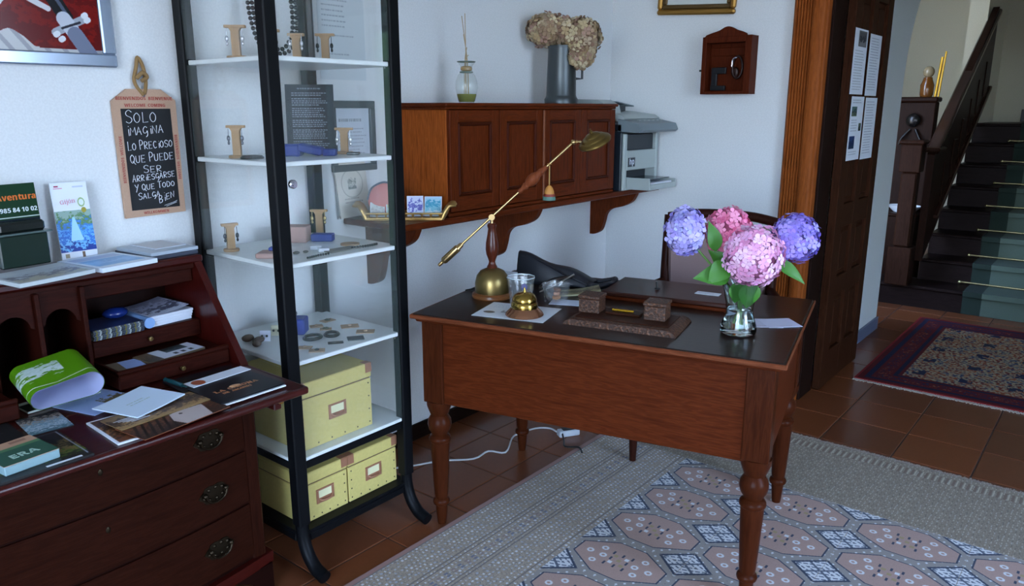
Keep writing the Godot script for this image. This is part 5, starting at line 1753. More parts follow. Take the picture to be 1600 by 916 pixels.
func on_cabinet():
	var top := 1.4775
	# pewter tankard
	var pew := mat("pewter", Color(0.33, 0.35, 0.355), 0.4, 0.9)
	var t := thing("pewter_tankard", "grey pewter tankard with square handle on the wall cabinet", "tankard", Vector3(3.09, top, -2.2), TO_ROOM)
	part("body", turned(lp([0, 0, 0.079, 0, 0.080, 0.02, 0.074, 0.03, 0.071, 0.038, 0.069, 0.12, 0.064, 0.25, 0.0655, 0.256, 0.0665, 0.263, 0.0635, 0.264, 0.061, 0.25, 0.066, 0.05, 0, 0.045]), 36), pew, t)
	var g := G.new()
	g.tube([Vector3(0.066, 0.20, 0), Vector3(0.098, 0.20, 0), Vector3(0.098, 0.115, 0), Vector3(0.066, 0.115, 0)], 0.006, 8)
	part("handle", g, pew, t)
	# dried hydrangeas
	var pm := petal_mat("dried_petals", 0.15)
	var dry := [Color(0.50, 0.36, 0.19), Color(0.30, 0.19, 0.11), Color(0.58, 0.47, 0.27), Color(0.20, 0.11, 0.07), Color(0.40, 0.24, 0.18), Color(0.62, 0.52, 0.33)]
	for k in 2:
		var f := thing("dried_hydrangea", ["dried beige hydrangea leaning to the bottle side of the tankard", "dried beige hydrangea hanging over the tankard's handle"][k], "flower", Vector3(3.09, top, -2.2), TO_ROOM, "dried hydrangeas in the tankard")
		g = G.new()
		if k == 0:
			flower_ball(g, Vector3(-0.075, 0.335, 0.0), Vector3(0.092, 0.075, 0.085), 230, 0.022, dry, 4)
			flower_ball(g, Vector3(0.0, 0.335, 0.01), Vector3(0.062, 0.058, 0.07), 110, 0.022, dry, 6)
		else:
			flower_ball(g, Vector3(0.09, 0.30, 0.02), Vector3(0.090, 0.090, 0.085), 230, 0.022, dry, 8)
			flower_ball(g, Vector3(0.085, 0.215, 0.04), Vector3(0.062, 0.055, 0.055), 110, 0.022, dry, 12)
		part("flower_head", g, pm, f)
		g = G.new()
		g.tube(curve([Vector3(0.01 * (k * 2 - 1), 0.05, 0), Vector3(0.02 * (k * 2 - 1), 0.2, 0.0), Vector3(0.05 * (k * 2 - 1), 0.3, 0.0)], 4), 0.004, 6)
		part("stem", g, mat("dry_stem", Color(0.36, 0.27, 0.17), 0.9), f)
	# glass carafe with reeds
	t = thing("glass_vase", "small greenish glass vase with collar on the wall cabinet", "vase", Vector3(2.42, top, -2.2))
	var green := glass("vase_glass", Color(0.66, 0.78, 0.70), 0.10)
	part("glass", turned(lp([0, 0, 0.030, 0, 0.034, 0.006, 0.041, 0.03, 0.046, 0.06, 0.045, 0.085, 0.036, 0.110, 0.026, 0.122, 0.024, 0.132, 0.025, 0.145, 0.034, 0.158, 0.040, 0.163]), 32), green, t)
	g = G.new()
	g.tube(ring(0.0265, 0.122, 16), 0.0032, 8, true)
	g.tube(ring(0.0385, 0.163, 16), 0.0022, 8, true)
	part("collar", g, mat("collar_glass", Color(0.42, 0.48, 0.44), 0.1), t)
	part("oil", turned(lp([0, 0.004, 0.029, 0.004, 0.033, 0.008, 0.040, 0.03, 0.0405, 0.036, 0, 0.036]), 28), mat("olive_oil", Color(0.50, 0.50, 0.15), 0.1), t)
	g = G.new()
	g.tube(ring(0.016, 0.136, 12), 0.010, 8, true)
	part("ribbon", g, mat("straw", Color(0.66, 0.52, 0.32), 0.8), t)
	for k in 5:
		g = G.new()
		var a := k * 1.3
		g.tube(curve([Vector3(cos(a) * 0.010, 0, sin(a) * 0.01), Vector3(cos(a) * 0.006, 0.15, sin(a) * 0.006), Vector3(-0.012 + k * 0.005, [0.33, 0.26, 0.34, 0.21, 0.18][k], 0.004 * k - 0.01)], 5), 0.0016, 6)
		small("straw_reed", "thin straw reed standing in the small glass vase", "reed", g, mat("reed_straw", Color(0.68, 0.58, 0.42), 0.85), Vector3(2.42, top + 0.01, -2.2), 0.0, "straw reeds in the small glass vase")
	# brass card tray on the shelf end
	var brass := mat("tray_brass", Color(0.74, 0.60, 0.36), 0.28, 0.85)
	t = thing("card_tray", "gilt ornamental tray holding postcards at the cabinet shelf's end", "tray", Vector3(2.010, 1.0455, -2.152), -0.868)
	g = span(Vector3(-0.145, 0, -0.045), Vector3(0.145, 0.006, 0.045), 0.002)
	part("plate", g, brass, t)
	for z in [-0.043, 0.043]:
		g = G.new()
		g.tube([Vector3(-0.145, 0.026, z), Vector3(0.145, 0.026, z)], 0.0035, 8)
		g.tube([Vector3(-0.145, 0.008, z), Vector3(0.145, 0.008, z)], 0.004, 8)
		for k in 9:
			var x := -0.135 + k * 0.03375
			g.lathe(Vector3(x, 0.008, z), lp([0, 0, 0.006, 0.002, 0.003, 0.008, 0.006, 0.013, 0, 0.018]), 8)
		part("gallery_rail", g, brass, t)
	for s in [-1.0, 1.0]:
		g = G.new()
		for k in 6:
			var zk := -0.04 + k * 0.016
			g.tube(curve([Vector3(0.142 * s, 0.004, zk), Vector3(0.155 * s, 0.026 + 0.006 * (k % 2), zk * 0.95), Vector3(0.168 * s, 0.052, zk * 0.8), Vector3(0.185 * s, 0.062 - k * 0.002, zk * 0.6), Vector3(0.195 * s, 0.052, zk * 0.5)], 4), [0.009, 0.009, 0.009, 0.009, 0.009, 0.009, 0.009, 0.008, 0.008, 0.007, 0.007, 0.006, 0.005, 0.005, 0.004, 0.004, 0.003], 8)
		part("scroll_handle", g, brass, t)
	var pics := [["postcard with a pale page, standing farthest from the cabinet doors in the gilt tray", [Color(0.80, 0.80, 0.78), Color(0.70, 0.68, 0.66)]], ["yellow and green postcard standing in the gilt tray", [Color(0.78, 0.72, 0.50), Color(0.62, 0.72, 0.66), Color(0.76, 0.78, 0.74)]], ["postcard with a violet flower picture in the gilt tray", [Color(0.80, 0.82, 0.90), Color(0.40, 0.40, 0.70), Color(0.80, 0.84, 0.92)]], ["postcard with a turquoise sea picture in the gilt tray", [Color(0.66, 0.80, 0.86), Color(0.30, 0.62, 0.74), Color(0.52, 0.76, 0.82), Color(0.80, 0.86, 0.88)]]]
	for k in 4:
		var im := blank(64, 64, Color.WHITE)
		photo(im, 0, 0, 1, 1, pics[k][1], 130 + k, 1.3, 0.05)
		var x: float = [-0.105, -0.036, 0.040, 0.106][k]
		var pos := t.transform * Vector3(x, 0.0065, 0.005)
		var o := thing("postcard", pics[k][0], "postcard", pos, -0.868 + [0.0, 0.05, 0.1, -0.06][k], "postcards in the gilt tray")
		part("sheet", card([0.055, 0.07, 0.062, 0.066][k], [0.055, 0.066, 0.078, 0.076][k], 0.005), paper("tray_card_%d" % k, frame_print(im, Color(0.84, 0.86, 0.88)), 0.3), o, Vector3(0, [0.028, 0.034, 0.041, 0.040][k], -0.012), Basis(Vector3.RIGHT, PI / 2 - 0.3))
	# pink round box and booklet at the shelf's end by the wall
	t = thing("round_soap", "pink rounded soap packet behind the postcards on the gilt tray", "packet", t.transform * Vector3(-0.075, 0.0065, -0.020), -0.868)
	g = G.new()
	g.ball(Vector3(0, 0.065, 0), Vector3(0.068, 0.065, 0.016), 22, 12)
	part("packet", g, mat("soap_pink", Color(0.80, 0.46, 0.44), 0.5), t)
	g = G.new()
	g.tube(curve([Vector3(-0.068, 0.065, 0.004), Vector3(-0.05, 0.11, 0.004), Vector3(0, 0.132, 0.004), Vector3(0.05, 0.11, 0.004)], 5), 0.004, 6)
	part("rim", g, mat("soap_rim", Color(0.30, 0.32, 0.40), 0.5), t)
	var im := blank(128, 176, Color(0.80, 0.78, 0.73))
	ellipse(im, 0.5, 0.40, 0.36, 0.26, Color(0.66, 0.65, 0.60), 0.92)
	photo(im, 0.36, 0.28, 0.28, 0.22, [Color(0.80, 0.78, 0.73), Color(0.45, 0.46, 0.42), Color(0.80, 0.78, 0.73), Color(0.40, 0.42, 0.40)], 140, 1.6, 0.12)
	lines(im, 0.2, 0.66, 0.6, 2, 0.06, 0.022, Color(0.60, 0.58, 0.54), 4)
	t = thing("menu_card", "cream booklet with a floral emblem leaning against the wall", "booklet", Vector3(1.925, 1.0465, -2.343))
	part("cover", card(0.148, 0.212, 0.006), paper("menu_cover", im, 0.6), t, Vector3(0, 0.107, -0.012), Basis(Vector3.RIGHT, PI / 2 - 0.08) * Basis(Vector3.UP, 0.04))


func printer():
	var grey := mat("printer_grey", Color(0.66, 0.70, 0.69), 0.45)
	var mid := mat("printer_mid", Color(0.46, 0.51, 0.53), 0.45)
	var dark := mat("printer_dark", Color(0.10, 0.13, 0.16), 0.35)
	var p := thing("printer", "grey multifunction printer on the shelf in the corner", "printer", Vector3(3.385, 1.0455, 0))
	var g := G.new()
	# body, hollowed at the front by the two slots
	g.between(Vector3(0.02, 0, -2.34), Vector3(0.37, 0.285, -2.13), 0.004)
	g.between(Vector3(0.02, 0, -2.13), Vector3(0.05, 0.285, -2.03), 0.004)
	g.between(Vector3(0.345, 0, -2.13), Vector3(0.37, 0.285, -2.03), 0.004)
	g.between(Vector3(0.05, 0.10, -2.13), Vector3(0.345, 0.20, -2.03), 0.004)
	g.between(Vector3(0.05, 0, -2.13), Vector3(0.345, 0.012, -2.03), 0.002)
	part("body", g, grey, p)
	part("side_cover", span(Vector3(0.002, 0, -2.34), Vector3(0.02, 0.29, -2.04), 0.003), dark, p)
	part("output_slot", span(Vector3(0.05, 0.20, -2.128), Vector3(0.345, 0.28, -2.05), 0.002), dark, p)
	part("input_slot", span(Vector3(0.05, 0.012, -2.128), Vector3(0.345, 0.1, -2.09), 0.002), dark, p)
	g = G.new()
	g.prism(pv([0.0, 0.0, 0.37, 0.0, 0.38, 0.012, 0.38, 0.045, 0.37, 0.055, 0.01, 0.055, -0.005, 0.04, -0.005, 0.01]), 0.30, Transform3D(Basis(), Vector3(0.005, 0.290, -2.34)))
	part("scanner_bed", g, dark, p)
	g = G.new()
	g.prism(pv([-2.06, 0.298, -1.94, 0.292, -1.925, 0.303, -1.94, 0.335, -2.06, 0.358]), 0.385, Transform3D(Basis(Vector3(0, 0, 1), Vector3(0, 1, 0), Vector3(-1, 0, 0)), Vector3(0.385, 0, 0)))
	var cp := part("control_panel", g, mid, p)
	for k in 6:
		part("button", bx(Vector3(0.022, 0.004, 0.010), 0.001, Vector3(0.09 + k * 0.045, 0.351, -1.99)), grey, cp)
	g = G.new()
	g.prism(pv([-2.34, 0.345, -2.05, 0.345, -2.03, 0.360, -2.06, 0.378, -2.20, 0.395, -2.33, 0.395]), 0.36, Transform3D(Basis(Vector3(0, 0, 1), Vector3(0, 1, 0), Vector3(-1, 0, 0)), Vector3(0.375, 0, 0)))
	part("lid", g, grey, p)
	g = G.new()
	g.prism(pv([-2.33, 0.39, -2.13, 0.385, -2.14, 0.425, -2.19, 0.452, -2.31, 0.455, -2.33, 0.44]), 0.13, Transform3D(Basis(Vector3(0, 0, 1), Vector3(0, 1, 0), Vector3(-1, 0, 0)), Vector3(0.14, 0, 0)))
	part("feeder", g, grey, p)
	g = G.new()
	g.box(Vector3(0.235, 0.432, -2.23), Vector3(0.18, 0.006, 0.14), 0.002, Basis(Vector3(0, 0, 1), -0.12))
	part("feeder_tray", g, mid, p)
	part("feeder_slot", span(Vector3(0.14, 0.396, -2.27), Vector3(0.22, 0.424, -2.15), 0.002), dark, p)
	g = span(Vector3(0.06, 0.008, -2.09), Vector3(0.335, 0.014, -1.905), 0.002)
	g.between(Vector3(0.055, 0.006, -2.09), Vector3(0.063, 0.066, -1.90), 0.002)
	g.between(Vector3(0.332, 0.006, -2.09), Vector3(0.340, 0.050, -1.90), 0.002)
	g.between(Vector3(0.063, 0.006, -1.908), Vector3(0.332, 0.034, -1.90), 0.002)
	part("paper_tray", g, grey, p)
	part("tray_cover", span(Vector3(0.066, 0.052, -2.085), Vector3(0.330, 0.057, -1.935), 0.001), mat("tray_smoke", Color(0.20, 0.24, 0.28), 0.2), p)
	part("paper", span(Vector3(0.075, 0.014, -2.08), Vector3(0.32, 0.040, -1.915), 0.002), mat("printer_paper", Color(0.86, 0.89, 0.93), 0.6), p)
	part("logo_plate", span(Vector3(0.060, 0.118, -2.031), Vector3(0.128, 0.164, -2.0275), 0.001), dark, p)
	text("hp", 0.042, mat("logo_white", Color(0.82, 0.85, 0.9), 0.4), p, Vector3(0.094, 0.145, -2.0272), Basis(), "logo")


# ---------------------------------------------------------------- things on the walls
const STROKES := {
	"S": [[0.65, 0.85, 0.4, 1, 0.12, 0.85, 0.15, 0.6, 0.55, 0.42, 0.62, 0.18, 0.35, 0, 0.05, 0.12]],
	"O": [[0.32, 0.95, 0.08, 0.7, 0.06, 0.3, 0.28, 0.02, 0.55, 0.2, 0.6, 0.65, 0.36, 0.96]],
	"L": [[0.12, 1, 0.1, 0, 0.6, 0.05]],
	"I": [[0.3, 0.68, 0.3, 0], [0.3, 0.92, 0.32, 0.97]],
	"M": [[0.02, 0, 0.1, 0.95, 0.36, 0.4, 0.64, 1, 0.72, 0]],
	"A": [[0.02, 0, 0.32, 1, 0.62, 0], [0.12, 0.38, 0.54, 0.38]],
	"G": [[0.6, 0.82, 0.35, 1, 0.08, 0.6, 0.2, 0.15, 0.5, 0.25, 0.6, 0.45, 0.62, -0.1, 0.4, -0.35]],
	"N": [[0.05, 0, 0.08, 1, 0.55, 0, 0.62, 1]],
	"P": [[0.12, 0, 0.1, 1, 0.5, 0.98, 0.6, 0.72, 0.42, 0.5, 0.1, 0.48]],
	"R": [[0.12, 0, 0.1, 1, 0.5, 0.98, 0.58, 0.72, 0.4, 0.5, 0.12, 0.48, 0.62, 0]],
	"E": [[0.6, 0.98, 0.1, 1, 0.1, 0, 0.6, 0.03], [0.1, 0.52, 0.5, 0.52]],
	"C": [[0.6, 0.85, 0.35, 1, 0.08, 0.55, 0.3, 0.02, 0.6, 0.14]],
	"Q": [[0.32, 0.95, 0.06, 0.7, 0.06, 0.3, 0.28, 0.02, 0.55, 0.2, 0.6, 0.65, 0.32, 0.95], [0.35, 0.25, 0.75, -0.15]],
	"U": [[0.06, 1, 0.1, 0.2, 0.32, 0.02, 0.55, 0.2, 0.6, 1]],
	"D": [[0.1, 0, 0.08, 1, 0.45, 0.9, 0.62, 0.5, 0.45, 0.1, 0.08, 0]],
	"T": [[0, 0.97, 0.66, 1], [0.33, 1, 0.33, 0]],
	"Y": [[0.03, 1, 0.33, 0.5], [0.64, 1, 0.2, -0.15]],
	"B": [[0.1, 0, 0.1, 1, 0.5, 0.9, 0.48, 0.6, 0.12, 0.52, 0.58, 0.38, 0.5, 0.05, 0.1, 0]],
	".": [[0.2, 0.3, 0.24, 0.34]],
}


func chalk(s: String, x: float, y: float, h: float, wide: float, slope: float) -> G:
	var g := G.new()
	for k in s.length():
		var ch := s[k]
		var tall := h * (1.25 if k == 0 or (k > 0 and s[k - 1] == " ") else 1.0)
		if STROKES.has(ch):
			for st in STROKES[ch]:
				var p := []
				for j in range(0, st.size(), 2):
					p.append(Vector3(x + st[j] * wide * 1.25, y + st[j + 1] * tall + st[j] * slope * wide, 0))
				if p.size() > 2 and not ch in "MANEYTLI":
					p = curve(p, 3)
				g.tube(p, 0.0016, 6, false, 0.5)
		x += wide * (0.55 if ch in " I" else 1.0)
		y += slope * wide
	return g


func on_walls():
	var z := BACK
	# chalkboard tag
	var t := thing("chalkboard_sign", "tag-shaped chalkboard with white handwriting hanging by a rope", "sign", Vector3(1.152, 1.308, z), 0)
	var lw := rough_paint("tag_wood", Color(0.74, 0.60, 0.50), 12.0, 0.05, 0.7)
	var g := G.new()
	g.prism(pv([-0.093, -0.175, 0.096, -0.171, 0.098, 0.172, 0.055, 0.205, -0.048, 0.205, -0.095, 0.170]), 0.012, Transform3D(Basis(), Vector3(0, 0, 0.003)))
	part("board", g, lw, t)
	part("slate", span(Vector3(-0.073, -0.153, 0.0145), Vector3(0.078, 0.148, 0.0162)), mat("slate", Color(0.055, 0.06, 0.075), 0.7), t)
	var ch := mat("chalk", Color(0.90, 0.91, 0.93), 0.9)
	for a in [["SOLO", -0.063, 0.106, 0.030, 0.0245, 0.03], ["IMAGINA", -0.064, 0.069, 0.023, 0.0190, 0.06], ["LO PRECIOSO", -0.066, 0.026, 0.021, 0.0140, 0.05], ["QUE PUEDE", -0.062, -0.012, 0.021, 0.0160, 0.05], ["SER", -0.026, -0.042, 0.018, 0.0200, 0.02], ["ARRIESGARSE", -0.062, -0.068, 0.017, 0.0128, 0.07], ["Y QUE TODO", -0.058, -0.096, 0.016, 0.0140, 0.06], ["SALGA .", -0.050, -0.122, 0.016, 0.0140, 0.10], ["BIEN", 0.012, -0.138, 0.018, 0.0150, 0.30]]:
		part("lettering", chalk(a[0], a[1], a[2], a[3], a[4], a[5]), ch, t, Vector3(0, 0, 0.0167))
	g = G.new()
	g.tube([Vector3(0.028, -0.146, 0), Vector3(0.060, -0.138, 0), Vector3(0.070, -0.134, 0)], 0.0012, 6, false, 0.5)
	g.tube([Vector3(0.034, -0.149, 0), Vector3(0.068, -0.139, 0)], 0.0012, 6, false, 0.5)
	part("underline", g, ch, t, Vector3(0, 0, 0.0167))
	var red := mat("red_pen", Color(0.62, 0.24, 0.20), 0.7)
	text("BIENVENIDOS  BIENVENUE", 0.0135, red, t, Vector3(0.002, 0.178, 0.0155), Basis())
	text("WELCOME  COMING", 0.013, red, t, Vector3(0.002, 0.158, 0.0155), Basis())
	text("BIENVENIDOS  WELCOME", 0.0115, red, t, Vector3(-0.0835, 0.0, 0.0155), Basis(Vector3(0, 0, 1), PI / 2))
	text("BIENVENIDOS  WELCOME", 0.0115, red, t, Vector3(0.0875, 0.0, 0.0155), Basis(Vector3(0, 0, 1), -PI / 2))
	text("WILLKOMMEN", 0.0115, red, t, Vector3(0.002, -0.163, 0.0155), Basis())
	var rope := mat("jute", Color(0.56, 0.44, 0.28), 0.95)
	g = G.new()
	g.tube(curve([Vector3(0.0, 0.187, 0.014), Vector3(-0.022, 0.225, 0.014), Vector3(-0.012, 0.27, 0.014), Vector3(-0.004, 0.296, 0.012), Vector3(0.008, 0.27, 0.014), Vector3(0.012, 0.225, 0.014), Vector3(0.004, 0.19, 0.014)], 6), 0.0055, 8)
	g.tube(curve([Vector3(-0.018, 0.235, 0.02), Vector3(0.0, 0.252, 0.024), Vector3(0.014, 0.24, 0.02), Vector3(-0.004, 0.228, 0.022)], 5), 0.006, 8)
	part("rope", g, rope, t)
	g = G.new()
	g.ball(Vector3(0.0, 0.187, 0.016), Vector3(0.005, 0.005, 0.002), 12, 6)
	part("eyelet", g, mat("eyelet", Color(0.5, 0.5, 0.52), 0.3, 0.8), t)
	# picture with the red ground
	t = thing("framed_print", "silver framed print with red ground and a chrome tube", "picture", Vector3(0.80, 1.572, z), 0)
	var fm := mat("silver_frame", Color(0.62, 0.67, 0.74), 0.22, 0.75)
	for a in [[Vector3(-0.30, 0, 0.002), Vector3(0.285, 0.036, 0.022)], [Vector3(0.249, 0.036, 0.002), Vector3(0.285, 0.46, 0.022)], [Vector3(-0.30, 0.036, 0.002), Vector3(-0.264, 0.46, 0.022)], [Vector3(-0.30, 0.46, 0.002), Vector3(0.285, 0.496, 0.022)]]:
		part("frame", span(a[0], a[1], 0.004), fm, t)
	var im := blank(340, 280, Color(0.43, 0.03, 0.04))
	# print measured from its lower right corner: 660 pixels to the metre
	photo(im, 0, 0, 1, 1, [Color(0.47, 0.03, 0.05), Color(0.40, 0.02, 0.04), Color(0.45, 0.05, 0.03), Color(0.36, 0.02, 0.03)], 150, 2.0, 0.02)
	for k in 340:
		var hgt := 6.0 + maxf(0, (262 - k)) * 0.03
		if k < 232:
			hgt += 22.0 * smoothstep(0.0, 1.0, clampf((232.0 - k) / 26.0, 0, 1)) + 6.0 * sin(k * 0.11)
		for j in int(hgt):
			var c := Color(0.60, 0.60, 0.62) if sin(k * 0.21 + j * 0.16) > 0.55 else Color(0.74, 0.74, 0.74)
			im.set_pixel(k, 279 - j, c)
	stroke(im, Vector2(196, 178), Vector2(254, 206), 5, Color(0.80, 0.80, 0.82))
	stroke(im, Vector2(120, 250), Vector2(205, 150), 16, Color(0.78, 0.78, 0.80))
	stroke(im, Vector2(244, 150), Vector2(282, 218), 13, Color(0.06, 0.06, 0.08))
	stroke(im, Vector2(248, 150), Vector2(286, 216), 3, Color(0.30, 0.33, 0.40))
	stroke(im, Vector2(262, 246), Vector2(316, 218), 7, Color(0.62, 0.64, 0.68))
	stroke(im, Vector2(279, 222), Vector2(296, 248), 13, Color(0.74, 0.76, 0.80))
	stroke(im, Vector2(274, 238), Vector2(306, 226), 2, Color(0.16, 0.16, 0.2))
	stroke(im, Vector2(296, 248), Vector2(322, 290), 14, Color(0.44, 0.47, 0.55))
	for a in [[262, 250], [270, 258], [314, 214], [318, 222]]:
		stroke(im, Vector2(a[0], a[1]), Vector2(a[0] + 3, a[1] - 2), 5, Color(0.85, 0.86, 0.88))
	part("print", card(0.513, 0.424, 0.006), paper("red_print", im, 0.2), t, Vector3(-0.0075, 0.248, 0.004), Basis(Vector3.RIGHT, PI / 2))
	# sheet and framed page behind the showcase
	im = blank(160, 220, Color(0.80, 0.83, 0.84))
	lines(im, 0.3, 0.08, 0.4, 2, 0.05, 0.014, Color(0.55, 0.58, 0.6), 3)
	lines(im, 0.08, 0.22, 0.55, 6, 0.05, 0.014, Color(0.60, 0.63, 0.66), 5)
	lines(im, 0.08, 0.56, 0.8, 1, 0.05, 0.014, Color(0.60, 0.63, 0.66), 6)
	lines(im, 0.08, 0.74, 0.7, 3, 0.05, 0.014, Color(0.62, 0.65, 0.68), 8)
	g = G.new()
	var sh := part("wall_notice", card(0.215, 0.36, 0.001), paper("notice", im, 0.6), self, Vector3(1.925, 1.74, z + 0.001), Basis(Vector3.RIGHT, PI / 2))
	tag(sh, "white typed notice on the wall behind the showcase", "notice")
	t = thing("framed_page", "black framed printed page on the wall behind the showcase", "picture", Vector3(1.950, 1.352, z), 0)
	im = blank(128, 160, Color(0.80, 0.83, 0.86))
	lines(im, 0.12, 0.2, 0.7, 1, 0.05, 0.05, Color(0.58, 0.60, 0.63), 3)
	lines(im, 0.12, 0.36, 0.76, 9, 0.06, 0.02, Color(0.64, 0.66, 0.70), 5)
	part("page", card(0.17, 0.22, 0.004), paper("framed_page", im, 0.3), t, Vector3(0, 0, 0.002), Basis(Vector3.RIGHT, PI / 2))
	for a in [[Vector3(-0.108, 0.105, 0.002), Vector3(0.108, 0.132, 0.018)], [Vector3(-0.108, -0.132, 0.002), Vector3(0.108, -0.105, 0.018)], [Vector3(-0.108, -0.105, 0.002), Vector3(-0.082, 0.105, 0.018)], [Vector3(0.082, -0.105, 0.002), Vector3(0.108, 0.105, 0.018)]]:
		part("frame", span(a[0], a[1], 0.003), mat("frame_black", Color(0.16, 0.18, 0.2), 0.4), t)
	# gilt frame on the right wall
	t = thing("gilt_picture", "gilt framed picture at the top of the right wall", "picture", Vector3(3.8, 1.917, -1.871), -PI / 2)
	var gold := mat("gilding", Color(0.60, 0.44, 0.19), 0.35, 0.65)
	var old := mat("gilding_dark", Color(0.36, 0.27, 0.13), 0.45, 0.4)
	var lean := Node3D.new()
	lean.name = "frame"
	t.add_child(lean)
	lean.rotation.z = -0.055
	var w := 0.214
	for a in [[Vector3(-w, 0, 0.002), Vector3(w, 0.026, 0.030)], [Vector3(-w, 0.40, 0.002), Vector3(w, 0.426, 0.030)], [Vector3(-w, 0.026, 0.002), Vector3(-w + 0.026, 0.40, 0.030)], [Vector3(w - 0.026, 0.026, 0.002), Vector3(w, 0.40, 0.030)]]:
		part("moulding", span(a[0], a[1], 0.008), gold, lean)
	for a in [[Vector3(-w + 0.026, 0.026, 0.002), Vector3(w - 0.026, 0.050, 0.020)], [Vector3(-w + 0.026, 0.376, 0.002), Vector3(w - 0.026, 0.40, 0.020)], [Vector3(-w + 0.026, 0.050, 0.002), Vector3(-w + 0.05, 0.376, 0.020)], [Vector3(w - 0.05, 0.050, 0.002), Vector3(w - 0.026, 0.376, 0.020)]]:
		part("inner_moulding", span(a[0], a[1], 0.006), old, lean)
	part("mat_board", span(Vector3(-w + 0.05, 0.05, 0.003), Vector3(w - 0.05, 0.376, 0.009)), mat("mat_board", Color(0.80, 0.82, 0.80), 0.6), lean)
	# key box
	t = thing("key_box", "small brown wooden box with an arched top on the right wall", "box", Vector3(3.8, 1.524, -1.662), -PI / 2)
	var kw := wood("key_wood", Color(0.36, 0.15, 0.075), 1, 0.45, 0.2)
	w = 0.128
	part("back_panel", span(Vector3(-w, 0.0, 0.001), Vector3(w, 0.275, 0.012)), kw, t)
	part("side_panel", span(Vector3(-w, 0.0, 0.012), Vector3(-w + 0.022, 0.275, 0.078), 0.002), kw, t)
	part("side_panel", span(Vector3(w - 0.034, 0.0, 0.012), Vector3(w, 0.275, 0.078), 0.002), kw, t)
	part("bottom_panel", span(Vector3(-w + 0.022, 0.0, 0.012), Vector3(w - 0.034, 0.014, 0.076), 0.002), kw, t)
	part("top_panel", span(Vector3(-w + 0.022, 0.245, 0.012), Vector3(w - 0.034, 0.273, 0.077), 0.002), kw, t)
	var crest := pv([-w + 0.006, 0.272])
	for p in curve([Vector2(-0.112, 0.284), Vector2(-0.082, 0.293), Vector2(-0.045, 0.303), Vector2(-0.02, 0.316), Vector2(0.0, 0.320), Vector2(0.02, 0.316), Vector2(0.045, 0.303), Vector2(0.075, 0.293), Vector2(0.095, 0.284)], 3):
		crest.append(p)
	crest.append(Vector2(0.1, 0.272))
	g = G.new()
	g.prism(crest, 0.012, Transform3D(Basis(), Vector3(0, 0, 0.060)))
	part("crest", g, kw, t)
	part("hook_board", span(Vector3(-w + 0.022, 0.185, 0.012), Vector3(w - 0.034, 0.225, 0.022), 0.002), kw, t)
	g = G.new()
	g.tube([Vector3(-w - 0.012, 0.115, 0.07), Vector3(-w, 0.115, 0.07)], 0.005, 8)
	part("latch", g, mat("latch_green", Color(0.14, 0.2, 0.18), 0.4, 0.5), t)
	var key := mat("old_iron", Color(0.115, 0.12, 0.135), 0.5, 0.5)
	g = span(Vector3(-0.088, 0.022, 0.03), Vector3(-0.058, 0.130, 0.045), 0.003)
	g.between(Vector3(-0.088, 0.098, 0.03), Vector3(-0.012, 0.130, 0.046), 0.003)
	g.between(Vector3(-0.088, 0.018, 0.03), Vector3(-0.012, 0.042, 0.05), 0.003)
	var lk := part("iron_lock", g, key, self, t.position, Basis(Vector3.UP, -PI / 2))
	tag(lk, "angular old iron lock plate inside the open wooden wall box", "lock")
	g = G.new()
	var oval := []
	for k in 20:
		oval.append(Vector3(0.046 + cos(TAU * k / 20) * 0.026, 0.128 + sin(TAU * k / 20) * 0.052, 0.04))
	g.tube(oval, 0.006, 8, true)
	g.ball(Vector3(0.034, 0.105, 0.036), Vector3(0.020, 0.026, 0.008), 14, 8)
	var pl := part("padlock", g, mat("padlock_iron", Color(0.17, 0.09, 0.075), 0.4, 0.4), self, t.position, Basis(Vector3.UP, -PI / 2))
	tag(pl, "oval dark padlock hanging in the open wooden wall box", "padlock")
	g = G.new()
	g.tube(curve([Vector3(0.020, 0.132, 0.048), Vector3(0.022, 0.16, 0.048), Vector3(0.032, 0.172, 0.048), Vector3(0.044, 0.173, 0.048)], 5), 0.0035, 8)
	var hk := part("key_hook", g, mat("bright_hook", Color(0.85, 0.85, 0.88), 0.15, 0.9), self, t.position, Basis(Vector3.UP, -PI / 2))
	tag(hk, "bright curved metal hook above the oval padlock", "hook")
	# light switches on the hall wall
	for k in 2:
		t = thing("light_switch", ["upper white wall switch on the hall wall beyond the door", "lower white wall switch on the hall wall beyond the door"][k], "switch", Vector3(4.95 - 0.1 * k, [1.47, 1.18][k], -1.24))
		part("plate", span(Vector3(-0.04, -0.04, 0.001), Vector3(0.04, 0.04, 0.009), 0.003), mat("switch_white", Color(0.84, 0.85, 0.86), 0.3), t)
		part("rocker", span(Vector3(-0.018, -0.024, 0.009), Vector3(0.018, 0.024, 0.015), 0.003), mat("switch_white", Color(0.84, 0.85, 0.86), 0.3), t)


